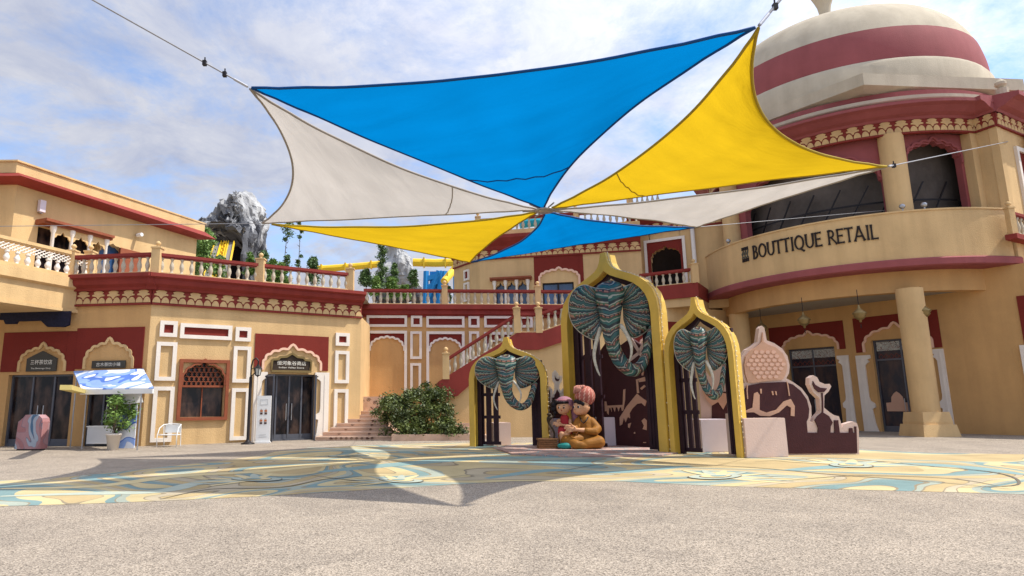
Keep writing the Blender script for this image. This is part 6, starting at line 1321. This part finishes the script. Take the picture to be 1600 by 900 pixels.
TL_ = [(322, 357, 425, 36, 44, 'bushy green tree in front of the grey rock peak', 1.6, 'bushy', LEAF), (392, 395, 430, 14, 42, 'small leafy sapling at the right foot of the grey rock peak', 1, 'bushy', LEAF), (412, 392, 425, 18, 42, 'dark round sapling between the grey rock and the two slender trees', 1, 'bushy', LEAFD),
 (450, 345, 420, 15, 40, 'slender gappy tree, left one of the tall pair', .8, 'gappy', LEAFD), (470, 340, 420, 10, 41, 'very thin tall tree, right one of the tall pair', .5, 'gappy', LEAFD), (490, 402, 440, 20, 38, 'sapling behind the long balustrade right of the tall pair', 1, 'bushy', LEAFD), (440, 410, 445, 26, 38, 'low green shrub tree behind the long balustrade', 1, 'bushy', LEAF),
 (573, 420, 445, 20, 37, 'small dark sapling at the left foot of the white rock', 1, 'bushy', LEAFD), (597, 386, 450, 18, 37, 'young tree with oval top in front of the white rock', 1.3, 'column', LEAFD), (612, 434, 465, 22, 36, 'bright green shrub in front of the white rock', 1.2, 'bushy', LEAF), (632, 446, 468, 16, 36, 'low green shrub at the right foot of the white rock', 1, 'bushy', LEAF), (645, 422, 450, 16, 38, 'thin leafy sapling in front of the right side of the white rock', .8, 'bushy', LEAFD), (616, 411, 440, 12, 38, 'wispy sapling in the middle of the white rock', .7, 'bushy', LEAFD), (700, 448, 470, 14, 38, 'dark shrub beside the blue steel frame', .9, 'bushy', LEAFD)]
for i, q in enumerate(TL_): tree(*q[:6], dens=q[6], style=q[7], seed=40+i, m=q[8])
rg = random.Random(5); t = thing('bush', 'large dense dark green bush in the stone planter by the steps', 'bush', (-.8, 27.8, 0))
mb = MB(); bl = MB()
for (px, py, w_, h_, yy) in ((620, 626, 28, 16, 28.2), (645, 640, 40, 24, 27.6), (675, 625, 34, 20, 28.2), (655, 616, 26, 14, 28.6), (690, 650, 34, 22, 27.6), (620, 645, 30, 22, 28.0), (635, 668, 34, 14, 27.3), (670, 670, 40, 14, 27.2), (700, 672, 22, 10, 27.2), (648, 655, 46, 24, 28.0), (612, 632, 16, 12, 28.4), (683, 616, 14, 8, 28.6), (712, 676, 12, 6, 27.3)):
    p = atY(px, py, yy); k = yy/996
    for _ in range(12): q = p+V((rg.gauss(0, .42)*w_*k, rg.uniform(-.5, .5), rg.gauss(0, .38)*h_*k)); r_ = rg.uniform(.18, .38); leaves(bl, q, (r_, r_, r_*.8), 150, .065, rg)
    mb.tube([V((p.x*.7-.25, 27.9, .15)), lerp(V((p.x*.7-.25, 27.9, .15)), p, .6)+V((0, 0, .1)), p], [.05, .03, .012], 5)
bl.build('foliage', LEAFO, t); mb.build('stems', BARK, t)
t = thing('potted_plant', 'leafy potted plant standing in front of the snack stall', 'plant', G(176, 703)); c = G(176, 703)
mb = MB(); mb.lathe(c, [(0, 0), (.17, 0), (.24, .50), (.26, .50), (.26, .56), (.21, .56), (.20, .5), (0, .5)], 16); mb.build('pot', WHT, t, smooth=True)
mb = MB(); st = MB()
for _ in range(16): q = c+V((rg.uniform(-.62, .62), rg.uniform(-.4, .4), rg.uniform(.65, 1.75))); q.x = c.x+(q.x-c.x)*(1-.35*abs(q.z-1.15)); r_ = rg.uniform(.15, .28); leaves(mb, q, (r_, r_, r_), 130, .06, rg); st.tube([c+V((0, 0, .5)), lerp(c+V((0, 0, .5)), q, .6), q], .012, 4)
mb.build('foliage', LEAF, t); st.build('stems', BARK, t)
for i, q in enumerate([(344, 400, 432, 20, 47, 'small green tree in front of the left side of the yellow slide', 1, 'bushy', LEAF), (428, 405, 440, 20, 40, 'leafy sapling just right of the grey rock base', 1, 'bushy', LEAF), (310, 372, 430, 22, 48, 'tall green tree hugging the left edge of the grey rock', 1.4, 'bushy', LEAF), (588, 432, 462, 16, 36, 'small pale shrub left of the oval topped young tree', 1, 'bushy', LEAF)]): tree(*q[:6], dens=q[6], style=q[7], seed=70+i, m=q[8])
# ================================================================== rocks, slides, sheds beyond
def rock(label, blobs, Y, m, vox, amp, cut=None, loc=None, cave=None):
    mb = MB()
    for (px, py, w_, h_, dp, dy_) in blobs: p = atY(px, py, Y+dy_); k = (Y+dy_)/996; mb.ell(p, (w_*k, dp, h_*k), 14)
    o = mb.build('artificial_rock', m, None, loc, remesh=vox, sm=1)
    for v in o.data.vertices:
        c = v.co; n_ = V((noise.noise(c*.16+V((5, 1, 0))), noise.noise(c*.16+V((1, 9, 3))), noise.noise(c*.16+V((7, 2, 8)))*.6)); r2 = noise.ridged_multi_fractal(V((c.x*.22, c.y*.22, c.z*.11)), 1, 2.1, 5, 1, 2)
        vd_ = noise.voronoi(V((c.x*.5, c.y*.5, c.z*.25)))[0]; vd2 = noise.voronoi(V((c.x*1.4, c.y*1.4, c.z*.6)))[0]
        v.co = c; n_ = n_*.8; c = c+v.normal*amp*(1.25*min(.5, vd_[1]-vd_[0])+.45*min(.4, vd2[1]-vd2[0])-.5)
        r3 = noise.noise(V((c.x*.9, c.y*.9, c.z*.25)))+.5*noise.noise(V((c.x*1.9, c.y*1.9, c.z*.6)))
        led = abs(((c.z*.55+noise.noise(V((c.x*.3, c.y*.3, 4)))*1.2) % 1)-.5)
        v.co = c+n_*amp*2.6+v.normal*((r2-1.1)*amp*.7+abs(r3)*-amp*1.0+led*amp*.6)
        if cave:
            wx, wz = v.co.x+WL[o.name].x, v.co.z+WL[o.name].z; (cx, cz, rx, rz, zb) = cave; e = ((wx-cx)/rx)**2+(max(0, wz-cz)/rz)**2
            if e < 1 and wz > zb: v.co.y += 7*(1-e**3)
    for p in o.data.polygons: p.use_smooth = False
    tag(o, label, 'rock'); return o
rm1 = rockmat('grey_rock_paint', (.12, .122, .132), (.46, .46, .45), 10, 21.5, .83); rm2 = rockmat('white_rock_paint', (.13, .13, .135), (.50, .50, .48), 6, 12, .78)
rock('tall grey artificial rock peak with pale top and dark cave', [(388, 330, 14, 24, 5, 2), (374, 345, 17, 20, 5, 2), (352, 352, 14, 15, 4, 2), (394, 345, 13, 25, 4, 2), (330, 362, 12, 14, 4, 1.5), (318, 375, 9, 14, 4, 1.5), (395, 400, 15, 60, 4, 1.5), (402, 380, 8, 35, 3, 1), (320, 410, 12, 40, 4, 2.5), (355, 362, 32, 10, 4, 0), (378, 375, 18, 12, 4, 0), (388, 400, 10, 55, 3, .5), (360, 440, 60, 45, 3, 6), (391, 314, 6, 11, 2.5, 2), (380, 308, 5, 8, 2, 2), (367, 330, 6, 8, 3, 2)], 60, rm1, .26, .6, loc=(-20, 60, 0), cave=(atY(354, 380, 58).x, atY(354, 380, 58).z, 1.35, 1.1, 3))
mb = MB(); q = [atY(335, 366, 62.6), atY(374, 366, 62.6), atY(380, 440, 62.6), atY(326, 440, 62.6)]; mb.add(q+[p+V((0, .5, 0)) for p in q], [(0, 1, 2, 3), (7, 6, 5, 4), (0, 4, 5, 1), (1, 5, 6, 2), (2, 6, 7, 3), (3, 7, 4, 0)]); o = mb.build('cave_shade_slab', mat('cave_shade', (.01, .01, .012), 1)); tag(o, 'black slab standing in for shade inside the grey rock cave above the slide', 'cave')  # black slab set in the hollow, its colour stands for deep shade
t = thing('water_slide', 'yellow and grey water slide coming down out of the rock cave', 'slide', atY(350, 440, 54))
top_l, top_r, bl_, br_ = atY(338, 380, 58), atY(368, 380, 58), atY(320, 434, 50), atY(358, 434, 50)
def strip(f0, f1, m, nm, lift):
    a, b = lerp(top_l, top_r, f0), lerp(top_l, top_r, f1); c, d = lerp(bl_, br_, f0), lerp(bl_, br_, f1); u_ = V((0, -.2, lift)); mb = MB(); mb.hexa([c, d, b, a, c+u_, d+u_, b+u_, a+u_]); mb.build(nm, m, t)
strip(.0, .26, GREYR, 'grey_lane', .05); strip(.70, .92, GREYR, 'grey_lane', .05); strip(.32, .64, YELP, 'yellow_lane', .06)
for f0, nm in ((-.05, 0), (.27, 0), (.42, 0), (.55, 0), (.65, 0), (.93, 0)): strip(f0, f0+.04, YELP, 'side_rail', .22)
mb = MB()
for k in range(9): f = (k+.5)/9; a = lerp(lerp(top_l, bl_, f), lerp(top_r, br_, f), .44); b = lerp(lerp(top_l, bl_, f), lerp(top_r, br_, f), .54); mb.bar(a+V((0, -.1, .2)), b+V((0, -.1, .2)), .35, .2)
mb.build('tread', mat('tread_orange', (.55, .30, .02)), t)
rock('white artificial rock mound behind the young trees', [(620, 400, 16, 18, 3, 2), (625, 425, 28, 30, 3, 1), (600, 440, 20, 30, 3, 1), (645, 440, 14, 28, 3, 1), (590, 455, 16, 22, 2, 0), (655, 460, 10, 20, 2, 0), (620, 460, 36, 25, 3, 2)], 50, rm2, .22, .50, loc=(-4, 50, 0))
t = thing('overhead_slide', 'long yellow overhead slide trough running behind the rocks', 'slide', atY(560, 420, 62))
def trough(pts, r_, par, m=YELP):
    mb = MB(); P = [atY(a, b, c) for a, b, c in pts]; mb.tube(P, r_, 10); mb.build('trough', m, par)
    for i in range(len(P)-1): mb = MB(); p = lerp(P[i], P[i+1], .5); mb.box(p+V((-.08, -r_*1.15, -r_*1.1)), p+V((.08, r_*1.15, r_*1.15))); mb.build('flange', YELP, par)
trough([(485, 421, 62), (520, 419, 62), (560, 416, 62), (600, 412, 62)], .34, t); trough([(645, 410, 62), (680, 411, 62), (712, 410, 62)], .40, t)
trough([(712, 418, 58), (704, 428, 57), (694, 440, 56)], .35, t)
t = thing('steel_tower', 'bright blue steel slide tower seen right of the white rock', 'tower', atY(685, 450, 60))
for (a, b) in (((666, 424), (664, 490)), ((690, 424), (684, 490)), ((694, 424), (694, 490)), ((664, 436), (690, 430)), ((664, 452), (684, 440)), ((668, 466), (686, 424)), ((686, 424), (704, 490)), ((712, 424), (713, 490))): mb = MB(); p, q = atY(*a, 60), atY(*b, 60); mb.bar(p, q, .45, .45) if abs(p.z-q.z) < abs(p.x-q.x) else mb.tube([p, q], .30, 6); mb.build('strut', BLUEP, t)
mb = MB(); p, q = atY(686, 424, 60.5), atY(696, 495, 60.5); mb.box((p.x-.9, p.y, q.z), (p.x+.9, p.y+.6, p.z)); mb.build('panel', BLUEP, t)
mb = MB(); p = atY(560, 424, 80); q = atY(722, 424, 80); mb.box((p.x-8, 80, 0), (q.x, 84, p.z)); o = mb.build('shed', SHED); tag(o, 'plain white shed wall far behind the balustrades', 'shed')
mb = MB(); P = [atY(812, 349, 52), atY(835, 346, 52), atY(862, 348, 52)]; mb.tube(P, .45, 10); o = mb.build('pipe_slide', mat('teal_pipe', (.02, .35, .45), .4)); tag(o, 'short turquoise slide pipe just above the arcade roof balustrade', 'slide')
